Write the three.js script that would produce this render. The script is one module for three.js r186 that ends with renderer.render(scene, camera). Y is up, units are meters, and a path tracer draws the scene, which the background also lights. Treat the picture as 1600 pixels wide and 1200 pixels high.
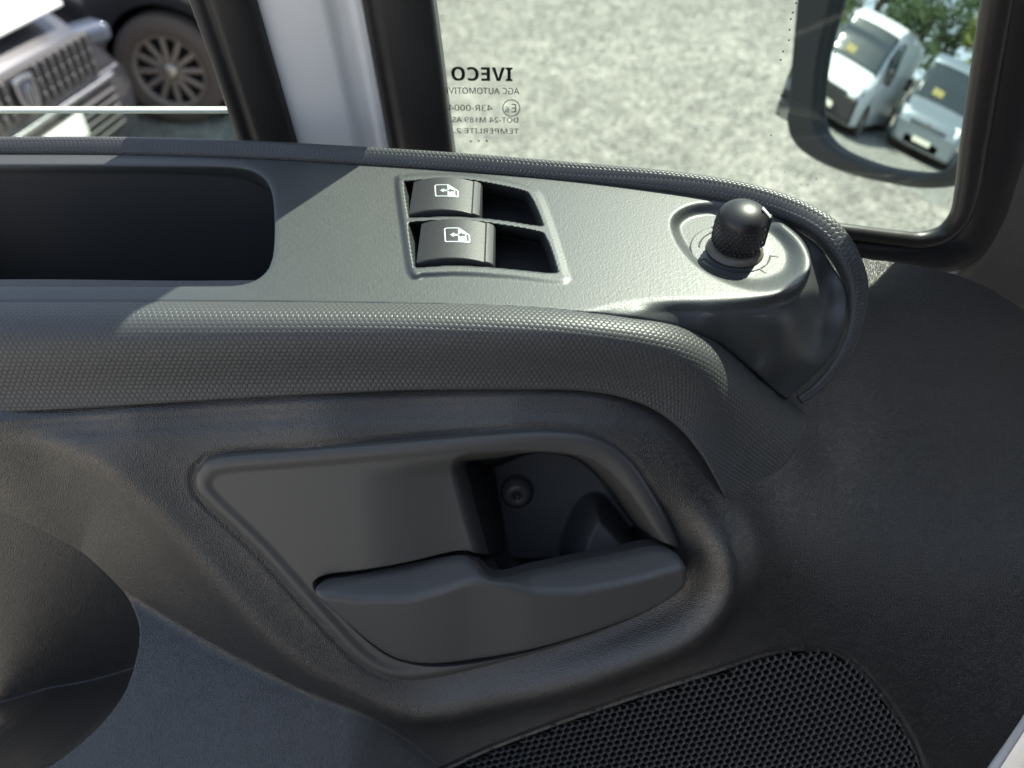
import * as THREE from 'three';
import { mergeGeometries } from 'three/addons/utils/BufferGeometryUtils.js';
import { RoundedBoxGeometry } from 'three/addons/geometries/RoundedBoxGeometry.js';

// ------------------------------------------------------------------ camera, sky, sun, exposure
const scene = new THREE.Scene();
const camera = new THREE.PerspectiveCamera(53, 4 / 3, 0.02, 600);
camera.position.set(0, 1.95, 0.3);
camera.rotation.set(-42 * Math.PI / 180, 0, 0);
camera.focus = 0.315;
camera.userData.fStop = 9;

const SUN = new THREE.Vector3(0.36, 0.80, -0.50).normalize();
{ // clear summer sky, equirectangular, no sun disc
  const w = 512, h = 256, d = new Float32Array(w * h * 4), dir = new THREE.Vector3();
  for (let j = 0; j < h; j++) for (let i = 0; i < w; i++) {
    const el = ((j + 0.5) / h - 0.5) * Math.PI, az = ((i + 0.5) / w - 0.5) * 2 * Math.PI;
    dir.set(Math.cos(el) * Math.cos(az), Math.sin(el), Math.cos(el) * Math.sin(az));
    const up = Math.max(dir.y, 0), g = Math.pow(1 - up, 6), c = Math.max(0, dir.dot(SUN));
    const halo = 0.22 * Math.pow(c, 8) + 1.3 * Math.pow(c, 45);
    const k = (j * w + i) * 4;
    d[k] = 0.19 + 0.24 * g + halo; d[k + 1] = 0.24 + 0.25 * g + halo * 0.97; d[k + 2] = 0.335 + 0.21 * g + halo * 0.9; d[k + 3] = 1;
  }
  const sky = new THREE.DataTexture(d, w, h, THREE.RGBAFormat, THREE.FloatType);
  sky.mapping = THREE.EquirectangularReflectionMapping; sky.magFilter = THREE.LinearFilter; sky.minFilter = THREE.LinearFilter;
  sky.needsUpdate = true;
  scene.background = sky; scene.environment = sky;
}
const sun = new THREE.DirectionalLight(0xfff6ea, 3.75);
sun.position.copy(SUN).multiplyScalar(30); sun.target.position.set(0, 0, 0);
sun.castShadow = true; sun.shadow.mapSize.set(4096, 4096);
Object.assign(sun.shadow.camera, { left: -22, right: 8, top: 14, bottom: -14, near: 1, far: 80 });
scene.add(sun, sun.target);

const renderer = new THREE.WebGLRenderer({ antialias: true });
renderer.toneMapping = THREE.LinearToneMapping;
renderer.toneMappingExposure = 3.0;
renderer.shadowMap.enabled = true;

// ------------------------------------------------------------------ helpers
let seed = 7;
const rnd = () => { seed = (seed * 1664525 + 1013904223) >>> 0; return seed / 4294967296; };
const clamp = (x, a, b) => x < a ? a : x > b ? b : x;
const ss = (a, b, x) => { const t = clamp((x - a) / (b - a), 0, 1); return t * t * (3 - 2 * t); };
const lerp = (a, b, t) => a + (b - a) * t;
const MM = 0.001;
const roundOff = (d, r) => { const t = clamp(1 + d / r, 0, 1); return r * (1 - Math.sqrt(1 - t * t * 0.985)); };
const smin = (a, b, k) => { const h = Math.max(k - Math.abs(a - b), 0) / k; return Math.min(a, b) - h * h * k * 0.25; };

function curve(pts, closed = true, n = 8) { // Catmull-Rom through 2-D points
  const out = [], N = pts.length, at = i => closed ? pts[(i + N) % N] : pts[clamp(i, 0, N - 1)];
  for (let i = 0; i < (closed ? N : N - 1); i++) {
    const [p0, p1, p2, p3] = [at(i - 1), at(i), at(i + 1), at(i + 2)];
    for (let k = 0; k < n; k++) {
      const t = k / n, c = [];
      for (let a = 0; a < p1.length; a++) c.push(0.5 * (2 * p1[a] + (p2[a] - p0[a]) * t + (2 * p0[a] - 5 * p1[a] + 4 * p2[a] - p3[a]) * t * t + (3 * p1[a] - p0[a] - 3 * p2[a] + p3[a]) * t * t * t));
      out.push(c);
    }
  }
  if (!closed) out.push(pts[N - 1].slice());
  return out;
}
function sdf(poly, margin = 30) { // signed distance to a polygon, negative inside
  const n = poly.length; let x0 = 1e9, x1 = -1e9, y0 = 1e9, y1 = -1e9;
  for (const p of poly) { x0 = Math.min(x0, p[0]); x1 = Math.max(x1, p[0]); y0 = Math.min(y0, p[1]); y1 = Math.max(y1, p[1]); }
  const X = new Float64Array(n), Y = new Float64Array(n), DX = new Float64Array(n), DY = new Float64Array(n), L = new Float64Array(n);
  for (let i = 0; i < n; i++) { const a = poly[i], b = poly[(i + 1) % n]; X[i] = a[0]; Y[i] = a[1]; DX[i] = b[0] - a[0]; DY[i] = b[1] - a[1]; L[i] = DX[i] * DX[i] + DY[i] * DY[i] || 1e-9; }
  return (u, v) => {
    const ox = Math.max(x0 - u, 0, u - x1), oy = Math.max(y0 - v, 0, v - y1);
    if (ox > margin || oy > margin) return Math.hypot(ox, oy);
    let best = 1e18, inside = false;
    for (let i = 0; i < n; i++) {
      const px = u - X[i], py = v - Y[i];
      let t = (px * DX[i] + py * DY[i]) / L[i]; t = t < 0 ? 0 : t > 1 ? 1 : t;
      const ex = px - t * DX[i], ey = py - t * DY[i], q = ex * ex + ey * ey;
      if (q < best) best = q;
      if ((Y[i] > v) !== (Y[i] + DY[i] > v) && u < X[i] + (v - Y[i]) / DY[i] * DX[i]) inside = !inside;
    }
    return inside ? -Math.sqrt(best) : Math.sqrt(best);
  };
}
const area = (pts, n = 8, margin = 30) => sdf(curve(pts, true, n), margin);

function surfaceThrough(pts, smooth = 0) { // thin-plate spline h(u, v) through [u, v, h], looked up on a coarse grid
  const n = pts.length, N = n + 3, A = [];
  const phi = q => q < 1e-12 ? 0 : 0.5 * q * Math.log(q);
  for (let i = 0; i < n; i++) {
    const row = new Float64Array(N + 1);
    for (let j = 0; j < n; j++) row[j] = phi(((pts[i][0] - pts[j][0]) ** 2 + (pts[i][1] - pts[j][1]) ** 2) / 1e4);
    row[i] += smooth; row[n] = 1; row[n + 1] = pts[i][0] / 100; row[n + 2] = pts[i][1] / 100; row[N] = pts[i][2]; A.push(row);
  }
  for (let k = 0; k < 3; k++) { const row = new Float64Array(N + 1); for (let j = 0; j < n; j++) row[j] = k ? pts[j][k - 1] / 100 : 1; A.push(row); }
  for (let c = 0; c < N; c++) {
    let p = c; for (let r = c + 1; r < N; r++) if (Math.abs(A[r][c]) > Math.abs(A[p][c])) p = r;
    [A[c], A[p]] = [A[p], A[c]];
    for (let r = 0; r < N; r++) if (r !== c) { const f = A[r][c] / A[c][c]; if (f) for (let k = c; k <= N; k++) A[r][k] -= f * A[c][k]; }
  }
  const w = A.map((r, i) => r[N] / r[i]);
  const exact = (u, v) => { let s = w[n] + w[n + 1] * u / 100 + w[n + 2] * v / 100; for (let j = 0; j < n; j++) s += w[j] * phi(((u - pts[j][0]) ** 2 + (v - pts[j][1]) ** 2) / 1e4); return s; };
  const G = 4, u0 = -360, v0 = -340, nu = 190, nv = 132, tab = new Float64Array(nu * nv).fill(NaN);
  const at = (i, j) => { i = clamp(i, 0, nu - 1); j = clamp(j, 0, nv - 1); const k = j * nu + i; return Number.isNaN(tab[k]) ? (tab[k] = exact(u0 + i * G, v0 + j * G)) : tab[k]; };
  const cr = (a, b, c, d, t) => b + 0.5 * t * (c - a + t * (2 * a - 5 * b + 4 * c - d + t * (3 * (b - c) + d - a)));
  return (u, v) => {
    const x = (u - u0) / G, y = (v - v0) / G, i = Math.floor(x), j = Math.floor(y), fx = x - i, fy = y - j;
    const r = k => cr(at(i - 1, j + k), at(i, j + k), at(i + 1, j + k), at(i + 2, j + k), fx);
    return cr(r(-1), r(0), r(1), r(2), fy);
  };
}
const along = pts => x => { // piecewise linear y(x) through sorted points, eased
  if (x <= pts[0][0]) return pts[0][1];
  for (let i = 1; i < pts.length; i++) if (x < pts[i][0]) { const t = (x - pts[i - 1][0]) / (pts[i][0] - pts[i - 1][0]); return lerp(pts[i - 1][1], pts[i][1], t); }
  return pts[pts.length - 1][1];
};

// Moulded parts of the door are height fields over the mould's draw direction, which tilts 40 degrees up from the door's normal.
const DRAW = 40 * Math.PI / 180, CD = Math.cos(DRAW), SD = Math.sin(DRAW);
const place = (u, v, h) => [u * MM, (v * CD + h * SD) * MM, (h * CD - v * SD) * MM];
function moulded({ box: [u0, u1, v0, v1], step, h, inside, thick = 3, tile = [20, 20], arc = false }) {
  const nu = Math.ceil((u1 - u0) / step) + 1, nv = Math.ceil((v1 - v0) / step) + 1;
  const H = new Float64Array(nu * nv), D = new Float64Array(nu * nv), S = new Float64Array(nu * nv);
  for (let j = 0; j < nv; j++) for (let i = 0; i < nu; i++) {
    const u = u0 + i * step, v = v0 + j * step, k = j * nu + i;
    D[k] = inside(u, v); H[k] = D[k] < 4 * step ? h(u, v) : NaN;
  }
  if (arc) for (let i = 0; i < nu; i++) for (let j = 1; j < nv; j++) {
    const k = j * nu + i, dh = H[k] - H[k - nu]; S[k] = S[k - nu] + Math.hypot(step, Number.isNaN(dh) ? 0 : dh);
  }
  const P = [], Nn = [], UV = [], I = [], id = new Int32Array(nu * nv).fill(-1), cuts = new Map();
  const norm = k => {
    const i = k % nu, j = (k / nu) | 0, g = (a, b, d) => { const x = Number.isNaN(H[a]) ? H[k] : H[a], y = Number.isNaN(H[b]) ? H[k] : H[b]; return (x - y) / d; };
    const hu = g(j * nu + Math.min(i + 1, nu - 1), j * nu + Math.max(i - 1, 0), 2 * step), hv = g(Math.min(j + 1, nv - 1) * nu + i, Math.max(j - 1, 0) * nu + i, 2 * step);
    const l = Math.hypot(hu, hv, 1); return [-hu / l, -hv / l, 1 / l];
  };
  const push = (u, v, hh, n, s) => { P.push(...place(u, v, hh)); Nn.push(n[0], n[1] * CD + n[2] * SD, n[2] * CD - n[1] * SD); UV.push(u / tile[0], (arc ? s : v) / tile[1]); return P.length / 3 - 1; };
  const own = k => id[k] >= 0 ? id[k] : (id[k] = push(u0 + (k % nu) * step, v0 + ((k / nu) | 0) * step, H[k], norm(k), S[k]));
  const cut = (a, b) => {
    const key = a < b ? a * 4194304 + b : b * 4194304 + a; if (cuts.has(key)) return cuts.get(key);
    const t = D[a] / (D[a] - D[b]), na = norm(a), nb = norm(b);
    const ua = u0 + (a % nu) * step, va = v0 + ((a / nu) | 0) * step, ub = u0 + (b % nu) * step, vb = v0 + ((b / nu) | 0) * step;
    const u = lerp(ua, ub, t), v = lerp(va, vb, t), hh = lerp(H[a], H[b], t), q = push(u, v, hh, na.map((x, i) => lerp(x, nb[i], t)), lerp(S[a], S[b], t));
    cuts.set(key, q); return q;
  };
  const rim = [];
  const tri = (a, b, c) => {
    const v = [a, b, c], o = []; let from = -1, to = -1;
    for (let i = 0; i < 3; i++) {
      const p = v[i], q = v[(i + 1) % 3], ip = D[p] < 0, iq = D[q] < 0;
      if (ip) o.push(own(p));
      if (ip !== iq) { const c2 = cut(p, q); o.push(c2); if (ip) from = c2; else to = c2; }
    }
    for (let i = 2; i < o.length; i++) I.push(o[0], o[i - 1], o[i]);
    if (from >= 0 && to >= 0) rim.push([from, to]);
  };
  for (let j = 0; j < nv - 1; j++) for (let i = 0; i < nu - 1; i++) {
    const a = j * nu + i, b = a + 1, c = a + nu, d = c + 1;
    if (D[a] > 0 && D[b] > 0 && D[c] > 0 && D[d] > 0) continue;
    tri(a, b, d); tri(a, d, c);
  }
  for (const [a, b] of rim) { // wall of the moulding's edge
    const pa = P.slice(a * 3, a * 3 + 3), pb = P.slice(b * 3, b * 3 + 3), k = P.length / 3, back = [0, -SD * thick * MM, -CD * thick * MM];
    const e = new THREE.Vector3(pb[0] - pa[0], pb[1] - pa[1], pb[2] - pa[2]), n = e.cross(new THREE.Vector3(0, SD, CD)).normalize();
    for (const q of [pa, pb]) { P.push(q[0], q[1], q[2]); P.push(q[0] + back[0], q[1] + back[1], q[2] + back[2]); }
    for (let i = 0; i < 4; i++) { Nn.push(n.x, n.y, n.z); UV.push((i >> 1) * 0.05, (i & 1) * 0.05); }
    I.push(k, k + 1, k + 2, k + 2, k + 1, k + 3);
  }
  const g = new THREE.BufferGeometry();
  g.setAttribute('position', new THREE.Float32BufferAttribute(P, 3)); g.setAttribute('normal', new THREE.Float32BufferAttribute(Nn, 3)); g.setAttribute('uv', new THREE.Float32BufferAttribute(UV, 2)); g.setIndex(I);
  return g;
}
// a bar swept along 3-D points (mm) with an elliptic section; radii(t) gives [across, deep]
function swept(pts, radii, seg = 220, ring = 28, deepAxis = new THREE.Vector3(0, SD, CD), tile = [2.5, 4.33], flat = 2) {
  const path = new THREE.CatmullRomCurve3(pts.map(p => new THREE.Vector3(...p)), false, 'centripetal');
  const P = [], Nn = [], UV = [], I = [], len = path.getLength();
  for (let i = 0; i <= seg; i++) {
    const t = i / seg, c = path.getPointAt(t), tan = path.getTangentAt(t);
    const a = new THREE.Vector3().crossVectors(deepAxis, tan).normalize(), b = new THREE.Vector3().crossVectors(tan, a).normalize(), [ra, rb] = radii(t);
    for (let k = 0; k <= ring; k++) {
      const f = k / ring * 2 * Math.PI, cx = Math.cos(f), cy = Math.sin(f), x = Math.sign(cx) * Math.abs(cx) ** (2 / flat), y = Math.sign(cy) * Math.abs(cy) ** (2 / flat);
      P.push((c.x + a.x * ra * x + b.x * rb * y) * MM, (c.y + a.y * ra * x + b.y * rb * y) * MM, (c.z + a.z * ra * x + b.z * rb * y) * MM);
      const n = new THREE.Vector3().addScaledVector(a, Math.sign(x) * Math.abs(x) ** (flat - 1) / ra).addScaledVector(b, Math.sign(y) * Math.abs(y) ** (flat - 1) / rb).normalize();
      Nn.push(n.x, n.y, n.z); UV.push(t * len / tile[0], f * (ra + rb) / 2 / tile[1]);
    }
  }
  const w = ring + 1;
  for (let i = 0; i < seg; i++) for (let k = 0; k < ring; k++) { const a = i * w + k; I.push(a, a + 1, a + w, a + 1, a + w + 1, a + w); }
  for (const [i, s] of [[0, 1], [seg, -1]]) { const c = path.getPointAt(i / seg), q = P.length / 3, n = path.getTangentAt(i / seg).multiplyScalar(-s); P.push(c.x * MM, c.y * MM, c.z * MM); Nn.push(n.x, n.y, n.z); UV.push(0, 0); for (let k = 0; k < ring; k++) s < 0 ? I.push(q, i * w + k, i * w + k + 1) : I.push(q, i * w + k + 1, i * w + k); }
  const g = new THREE.BufferGeometry();
  g.setAttribute('position', new THREE.Float32BufferAttribute(P, 3)); g.setAttribute('normal', new THREE.Float32BufferAttribute(Nn, 3)); g.setAttribute('uv', new THREE.Float32BufferAttribute(UV, 2)); g.setIndex(I);
  return g;
}
// a long strip between two edge lines (mm), bulging by rise(t) mm along z across its width, closed at the back
function strip(left, right, rise, deep = 14, upTo = null, nl = 60, nt = 30) {
  const tall = line => upTo === null ? line : (line[0][1] > line[line.length - 1][1] ? [line[0].map((q, k) => q + (q - line[1][k]) * (upTo - line[0][1]) / (line[0][1] - line[1][1])), ...line] : line);
  const A = tall(left), B = tall(right), P = [], UV = [], I = [];
  const get = (C, s) => { const x = s * (C.length - 1), i = Math.min(Math.floor(x), C.length - 2), f = x - i; return C[i].map((q, k) => lerp(q, C[i + 1][k], f)); };
  for (let i = 0; i <= nl; i++) { const a = get(A, i / nl), b = get(B, i / nl); for (let k = -1; k <= nt + 1; k++) { const t = clamp(k / nt, 0, 1), z = k < 0 || k > nt ? -deep : rise(t); P.push(lerp(a[0], b[0], t) * MM, lerp(a[1], b[1], t) * MM, (lerp(a[2], b[2], t) + z) * MM); UV.push(lerp(a[0], b[0], t) / 20, lerp(a[1], b[1], t) / 20); } }
  const w = nt + 3;
  for (let i = 0; i < nl; i++) for (let k = 0; k < w - 1; k++) { const a = i * w + k; I.push(a, a + w, a + 1, a + 1, a + w, a + w + 1); }
  for (let i = 0; i < nl; i++) { const a = i * w, b = a + w - 1; I.push(a, b, a + w, a + w, b, b + w); }
  const g = new THREE.BufferGeometry();
  g.setAttribute('position', new THREE.Float32BufferAttribute(P, 3)); g.setAttribute('uv', new THREE.Float32BufferAttribute(UV, 2)); g.setIndex(I); g.computeVertexNormals();
  return g;
}
const names = {};
function numbered(name) { const n = names[name] = (names[name] ?? -1) + 1; return n ? `${name}_${String(n).padStart(3, '0')}` : name; }
function add(parent, name, geometry, material, label) {
  const m = new THREE.Mesh(geometry, material); m.name = name; m.castShadow = m.receiveShadow = true; parent.add(m);
  if (label) m.userData.label = label;
  return m;
}
function sub(parent, name, label) { const g = new THREE.Group(); g.name = name; parent.add(g); if (label) g.userData.label = label; return g; }
function thing(name, label, category, group) { const g = new THREE.Group(); g.name = numbered(name); g.userData = { label, category }; if (group) g.userData.group = group; scene.add(g); return g; }
const box = (w, h, d, x = 0, y = 0, z = 0, r = 0) => { const g = r ? new RoundedBoxGeometry(w, h, d, 3, r) : new THREE.BoxGeometry(w, h, d); g.translate(x, y, z); return g; };

// ------------------------------------------------------------------ textures of fine relief and tone
function dataTex(n, m, f, srgb = false) {
  const d = new Uint8Array(n * m * 4);
  for (let j = 0; j < m; j++) for (let i = 0; i < n; i++) { const c = f(i, j), k = (j * n + i) * 4; if (Array.isArray(c)) { d[k] = c[0]; d[k + 1] = c[1]; d[k + 2] = c[2]; } else d[k] = d[k + 1] = d[k + 2] = c; d[k + 3] = 255; }
  const t = new THREE.DataTexture(d, n, m, THREE.RGBAFormat); t.wrapS = t.wrapT = THREE.RepeatWrapping; t.magFilter = THREE.LinearFilter; t.minFilter = THREE.LinearMipmapLinearFilter; t.generateMipmaps = true;
  if (srgb) t.colorSpace = THREE.SRGBColorSpace; t.needsUpdate = true; return t;
}
function periodicNoise(cells) { // tileable value noise over 0..1
  const v = Float32Array.from({ length: cells * cells }, rnd);
  return (x, y) => { x = x * cells; y = y * cells; const i = Math.floor(x), j = Math.floor(y), fx = x - i, fy = y - j, a = fx * fx * (3 - 2 * fx), b = fy * fy * (3 - 2 * fy), q = (p, r) => v[((r % cells + cells) % cells) * cells + ((p % cells + cells) % cells)];
    return lerp(lerp(q(i, j), q(i + 1, j), a), lerp(q(i, j + 1), q(i + 1, j + 1), a), b); };
}
function leatherGrain(n, cells) { // uneven cells with creases between them
  const pts = Array.from({ length: cells * cells }, () => [rnd(), rnd(), rnd()]), fine = periodicNoise(cells * 4);
  return dataTex(n, n, (i, j) => {
    const x = i / n * cells, y = j / n * cells, ci = Math.floor(x), cj = Math.floor(y); let a = 9, b = 9, tone = 0;
    for (let dj = -1; dj <= 1; dj++) for (let di = -1; di <= 1; di++) { const p = pts[((cj + dj + cells) % cells) * cells + (ci + di + cells) % cells], q = Math.hypot(ci + di + p[0] - x, cj + dj + p[1] - y); if (q < a) { b = a; a = q; tone = p[2]; } else if (q < b) b = q; }
    return clamp(255 * (0.62 * ss(0, 0.5, b - a) * (0.4 + 0.6 * tone) + 0.38 * fine(i / n, j / n)), 0, 255);
  });
}
const speckle = Float32Array.from({ length: 65536 }, rnd);
const grainSpeckle = dataTex(256, 256, (i, j) => 255 * (0.62 * speckle[j * 256 + i] + 0.19 * (speckle[j * 256 + (i + 1) % 256] + speckle[((j + 1) % 256) * 256 + i])));
const sheenSpeckle = dataTex(256, 256, (i, j) => 175 + 80 * speckle[((j + 7) % 256) * 256 + (i + 3) % 256]);
const sparkNoiseA = periodicNoise(128), sparkNoiseB = periodicNoise(61);
const grainFine = dataTex(512, 512, (i, j) => 255 * (0.65 * sparkNoiseA(i / 512, j / 512) + 0.35 * sparkNoiseB(i / 512, j / 512)));
const grainLeather = leatherGrain(512, 38);
const hexRelief = dataTex(128, 222, (i, j) => { // two dome cells per tile, 2.5 x 4.33 mm
  const x = i / 128 * 2.5, y = j / 222 * 4.33; let best = 9;
  for (let a = -1; a <= 2; a++) for (let b = -1; b <= 2; b++) for (const [ox, oy] of [[0, 0], [1.25, 2.165]]) {
    const dx = Math.abs(x - (a * 2.5 + ox)), dy = Math.abs(y - (b * 4.33 + oy)); best = Math.min(best, Math.max(dx, 0.5 * dx + 0.866 * dy));
  }
  return 255 * Math.sqrt(Math.max(0, 1 - Math.pow(best / 1.27, 2.6)));
});
const wearA = periodicNoise(7), wearB = periodicNoise(31), wearC = periodicNoise(140);
const roughPatch = dataTex(512, 512, (i, j) => { const x = i / 512, y = j / 512; return clamp(205 + 40 * (wearA(x, y) - 0.5) + 30 * (wearB(x, y) - 0.5) + 50 * (wearC(x, y) - 0.5), 0, 255); });
const specks = []; for (let i = 0; i < 170; i++) specks.push([rnd(), rnd(), 0.0009 + 0.0016 * rnd() * rnd(), rnd()]);
const dustTone = dataTex(1024, 1024, (i, j) => { // near-black plastic with sparse pale dust specks and a faint mottle
  const x = i / 1024, y = j / 1024; let c = 190 + 16 * (wearA(x, y) - 0.5) + 18 * (wearC(x, y) - 0.5);
  for (const s of specks) { const q = Math.hypot(s[0] - x, s[1] - y); if (q < s[2]) c += 59 * s[3]; }
  c = clamp(c, 0, 255); return [c, c, c];
}, true);
dustTone.repeat.set(0.16, 0.16);

// ------------------------------------------------------------------ materials
const plastic = (rgb, rough, tex, bump, more = {}) => { const m = new THREE.MeshPhysicalMaterial({ roughness: rough, ...more }); m.color.setRGB(...rgb); if (tex) { m.bumpMap = tex; m.bumpScale = bump * MM; } return m; };
const M = {
  trim: plastic([0.060, 0.0585, 0.057], 0.30, grainLeather, 0.22, { ior: 1.7, map: dustTone }),
  console: plastic([0.042, 0.047, 0.048], 0.56, grainSpeckle, 0.055, { ior: 1.65, roughnessMap: sheenSpeckle }),
  tray: plastic([0.024, 0.025, 0.027], 0.62, grainFine, 0.02),  // darker plastic for recesses, their shade put into the colour
  pad: plastic([0.062, 0.064, 0.064], 0.40, hexRelief, 0.24),
  beltTrim: plastic([0.05, 0.052, 0.053], 0.40, hexRelief, 0.22),
  bezel: plastic([0.070, 0.069, 0.066], 0.40, grainFine, 0.012),
  lever: plastic([0.070, 0.070, 0.069], 0.40, grainFine, 0.012),
  black: plastic([0.012, 0.012, 0.013], 0.5),
  knob: plastic([0.018, 0.018, 0.019], 0.40, grainFine, 0.01),
  rocker: plastic([0.026, 0.027, 0.029], 0.47, grainSpeckle, 0.04),
  rubber: plastic([0.016, 0.016, 0.017], 0.48, grainFine, 0.01),
  seal: plastic([0.030, 0.028, 0.026], 0.34),
  whitePaint: plastic([0.80, 0.80, 0.79], 0.4, null, 0, { clearcoat: 0.6, clearcoatRoughness: 0.08 }),
  whitePrint: plastic([0.82, 0.83, 0.84], 0.6),
  beige: plastic([0.11, 0.098, 0.078], 0.35, null, 0),
  grille: plastic([0.030, 0.031, 0.032], 0.45),
  glass: new THREE.MeshPhysicalMaterial({ color: 0xeaf8ee, roughness: 0, transmission: 1, thickness: 0, ior: 1.5 }),
  glassEdge: plastic([0.70, 0.80, 0.66], 0.25),
  mirror: new THREE.MeshPhysicalMaterial({ color: 0xe2e8ea, metalness: 1, roughness: 0.012 }),
};

// ================================================================== the open van door
const door = thing('van_door', 'open van door with black moulded inner trim, armrest and window', 'car door');
door.position.set(0, 1.73588, 0.06219);
const P2 = pts => pts.map(p => [p[0], p[1]]);

const topPts = [[0,32.1,32.9],[0,101.4,-36.5]], topSlope = (topPts[1][2] - topPts[0][2]) / (topPts[1][1] - topPts[0][1]);
const topPlane = (u, v) => topPts[0][2] + topSlope * (v - topPts[0][1]);
const panPts = [[0,-23.9,23.8],[0,-110.4,-7.4]], panSlope = (panPts[1][2] - panPts[0][2]) / (panPts[1][1] - panPts[0][1]);
const panPlane = (u, v) => panPts[0][2] + panSlope * (v - panPts[0][1]);

// outlines, millimetres in the mould plane
const bezelOutline = P2([[-124.9,-37.6,18.8],[-121.7,-31.2,21.1],[-113.5,-26.7,22.7],[-81.5,-23.9,23.8],[-44.3,-20.8,24.9],[-9.8,-17.7,26],[14.7,-16.4,26.4],[31.9,-19.2,25.4],[46,-28.6,22.1],[58.5,-46.5,15.6],[67.6,-64.2,9.2],[70.7,-75,5.4],[69.4,-84.9,1.8],[58.2,-96.2,-2.3],[27.5,-111.1,-7.6],[-5.6,-122.2,-11.6],[-36.6,-130.5,-14.6],[-53.5,-129.9,-14.4],[-66.9,-121.5,-11.4],[-84.1,-98.4,-3.1],[-104.6,-68.3,7.8],[-122.1,-46.5,15.6]]);
const leverOutline = P2([[-79.3,-85.2,7],[-77,-81,6.8],[-63.2,-78.9,5.7],[-42,-75.3,7],[-22.2,-71,8.6],[-14.4,-73,7.9],[-6.6,-78,6.1],[13.1,-75.9,6.8],[39.1,-71,8.6],[58.3,-66.3,10.3],[66.1,-68.1,10.6],[69.5,-73.9,9.3],[69,-82.8,6.1],[56,-93.4,2.2],[27.1,-106.4,-2.5],[-2.7,-116,-6],[-30.3,-120.6,-7.7],[-46.8,-118.6,-7],[-57.3,-111.5,-4.4],[-69.5,-97.6,1.5]]);
const recessOutline = P2([[-21.1,-29.6,21.7],[-5,-26.7,22.7],[17.4,-27.3,22.6],[31.9,-31.2,21.1],[44.3,-42.4,17.1],[54.1,-56.3,12.1],[61.7,-67.7,8],[61,-79.5,3.8],[40.2,-88.5,0.5],[0,-91.6,-0.6],[-10.1,-82.4,2.7],[-15.1,-64.8,9],[-19.8,-45.2,16.1]]);
const grilleOutline = P2([[-60.2,-200.5,-35],[-29.7,-180.1,-30.7],[14.5,-157.5,-23.5],[57,-138.7,-18.2],[97.7,-120.8,-11.8],[113.8,-115.9,-10],[127.7,-114.8,-10],[142,-117.7,-10.9],[154.5,-127,-13.6],[169.6,-144.7,-18],[182.2,-164.3,-22.3],[187.9,-178.9,-24.8],[188.3,-195.8,-27.2],[149.6,-210.7,-32.7],[30.4,-217.4,-38.4]]);
const lowPocketOutline = P2([[-317.1,-13.1,2.5],[-245.8,-39.3,-3.6],[-215.4,-57.2,-2],[-202.3,-68.6,-6.6],[-188.7,-82.9,-11.1],[-177.6,-98.5,-18.6],[-170.8,-108.7,-22.2],[-168.3,-115.5,-21],[-167.8,-124.9,-15.6],[-169.9,-136.5,-8.2],[-179.4,-148.5,-1.8],[-196.8,-158.4,5.5],[-245,-172.4,2],[-319.1,-175.4,6.1]]);
const consoleOutline = P2([[-336.4,107,-42],[-237.9,106.6,-41.6],[-178.1,105.8,-40.8],[-117.7,102.6,-37.6],[-75.9,99.5,-34.5],[-28.8,95.3,-30.3],[14.2,90.9,-25.9],[56.1,85.4,-20.5],[83,80.9,-15.9],[99.6,76.1,-11.1],[113.3,68.9,-5.6],[124,59.4,0.4],[131.8,50,2.3],[137.4,39.7,0.6],[138,30.4,0.9],[135.4,19.9,2.3],[129.8,9.9,4.7],[122.3,1,7],[115.8,-4.3,9.2],[115.1,-6.1,1.2],[110.3,-3.6,2.6],[104.2,0.5,6.5],[94.1,7.4,13.8],[80.3,15.8,23],[66.4,21.2,30.8],[49.7,24.8,35.5],[23.5,27.6,36.5],[0,29.5,36],[-47.4,31,33.9],[-118.7,31.8,33.2],[-190,31.8,33.2],[-268.3,31.8,33.2]]);
const islandOutline = P2([[-418.7,170.9,-105.9],[104.7,170.9,-105.9],[103.5,75.4,-10.4],[113,67.2,-2.3],[118.4,59.4,5.5],[119.4,50.5,14.4],[116.4,43.2,21.8],[110,37.3,27.7],[101.5,33.6,31.4],[90.2,31.8,33.2],[71,30.8,34.2],[47.2,29.8,35.2],[23.2,24.6,40.4],[-22.4,15.2,49.8],[-269,15.2,49.8]]);
const trayOutline = P2([[-311.8,99.1,-34.2],[-233.1,99.1,-34.2],[-174.9,99.1,-34.2],[-139.6,98.4,-33.4],[-123.1,96.8,-31.9],[-112.7,91.6,-26.6],[-105.6,82.3,-17.3],[-99.7,66.3,-1.3],[-95.9,51.1,13.9],[-96.8,43.5,21.5],[-102.5,39.9,25],[-114.4,39.1,25.8],[-146,39.1,25.8],[-194.7,39.1,25.8],[-260.4,39.1,25.8]]);
const switchFrame = P2([[-49.7,87.9,-23],[-47.8,90.5,-25.5],[-40,91.6,-26.6],[-22.8,91.6,-26.6],[-5.7,88.7,-23.7],[7,84.4,-19.4],[11.6,79.5,-14.5],[16.2,61.6,3.4],[19.8,44,20.9],[20.1,41,24],[15.9,40.7,24.2],[0,42.7,22.3],[-19.8,44,20.9],[-33.3,43.5,21.5],[-38.1,44,20.9],[-42.7,60,4.9]]);
const wellA = P2([[-46.7,86.5,-21.5],[-45.2,87.9,-23],[-28.4,89.4,-24.4],[-15.6,88.3,-23.3],[3.3,83.7,-18.7],[7.7,80.2,-15.2],[12,67.5,-2.6],[10.8,65.6,-0.7],[-2.7,67.9,-2.9],[-16.1,69.5,-4.5],[-29.5,69.8,-4.8],[-41.4,69.2,-4.2],[-43,71.1,-6.1]]);
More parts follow.
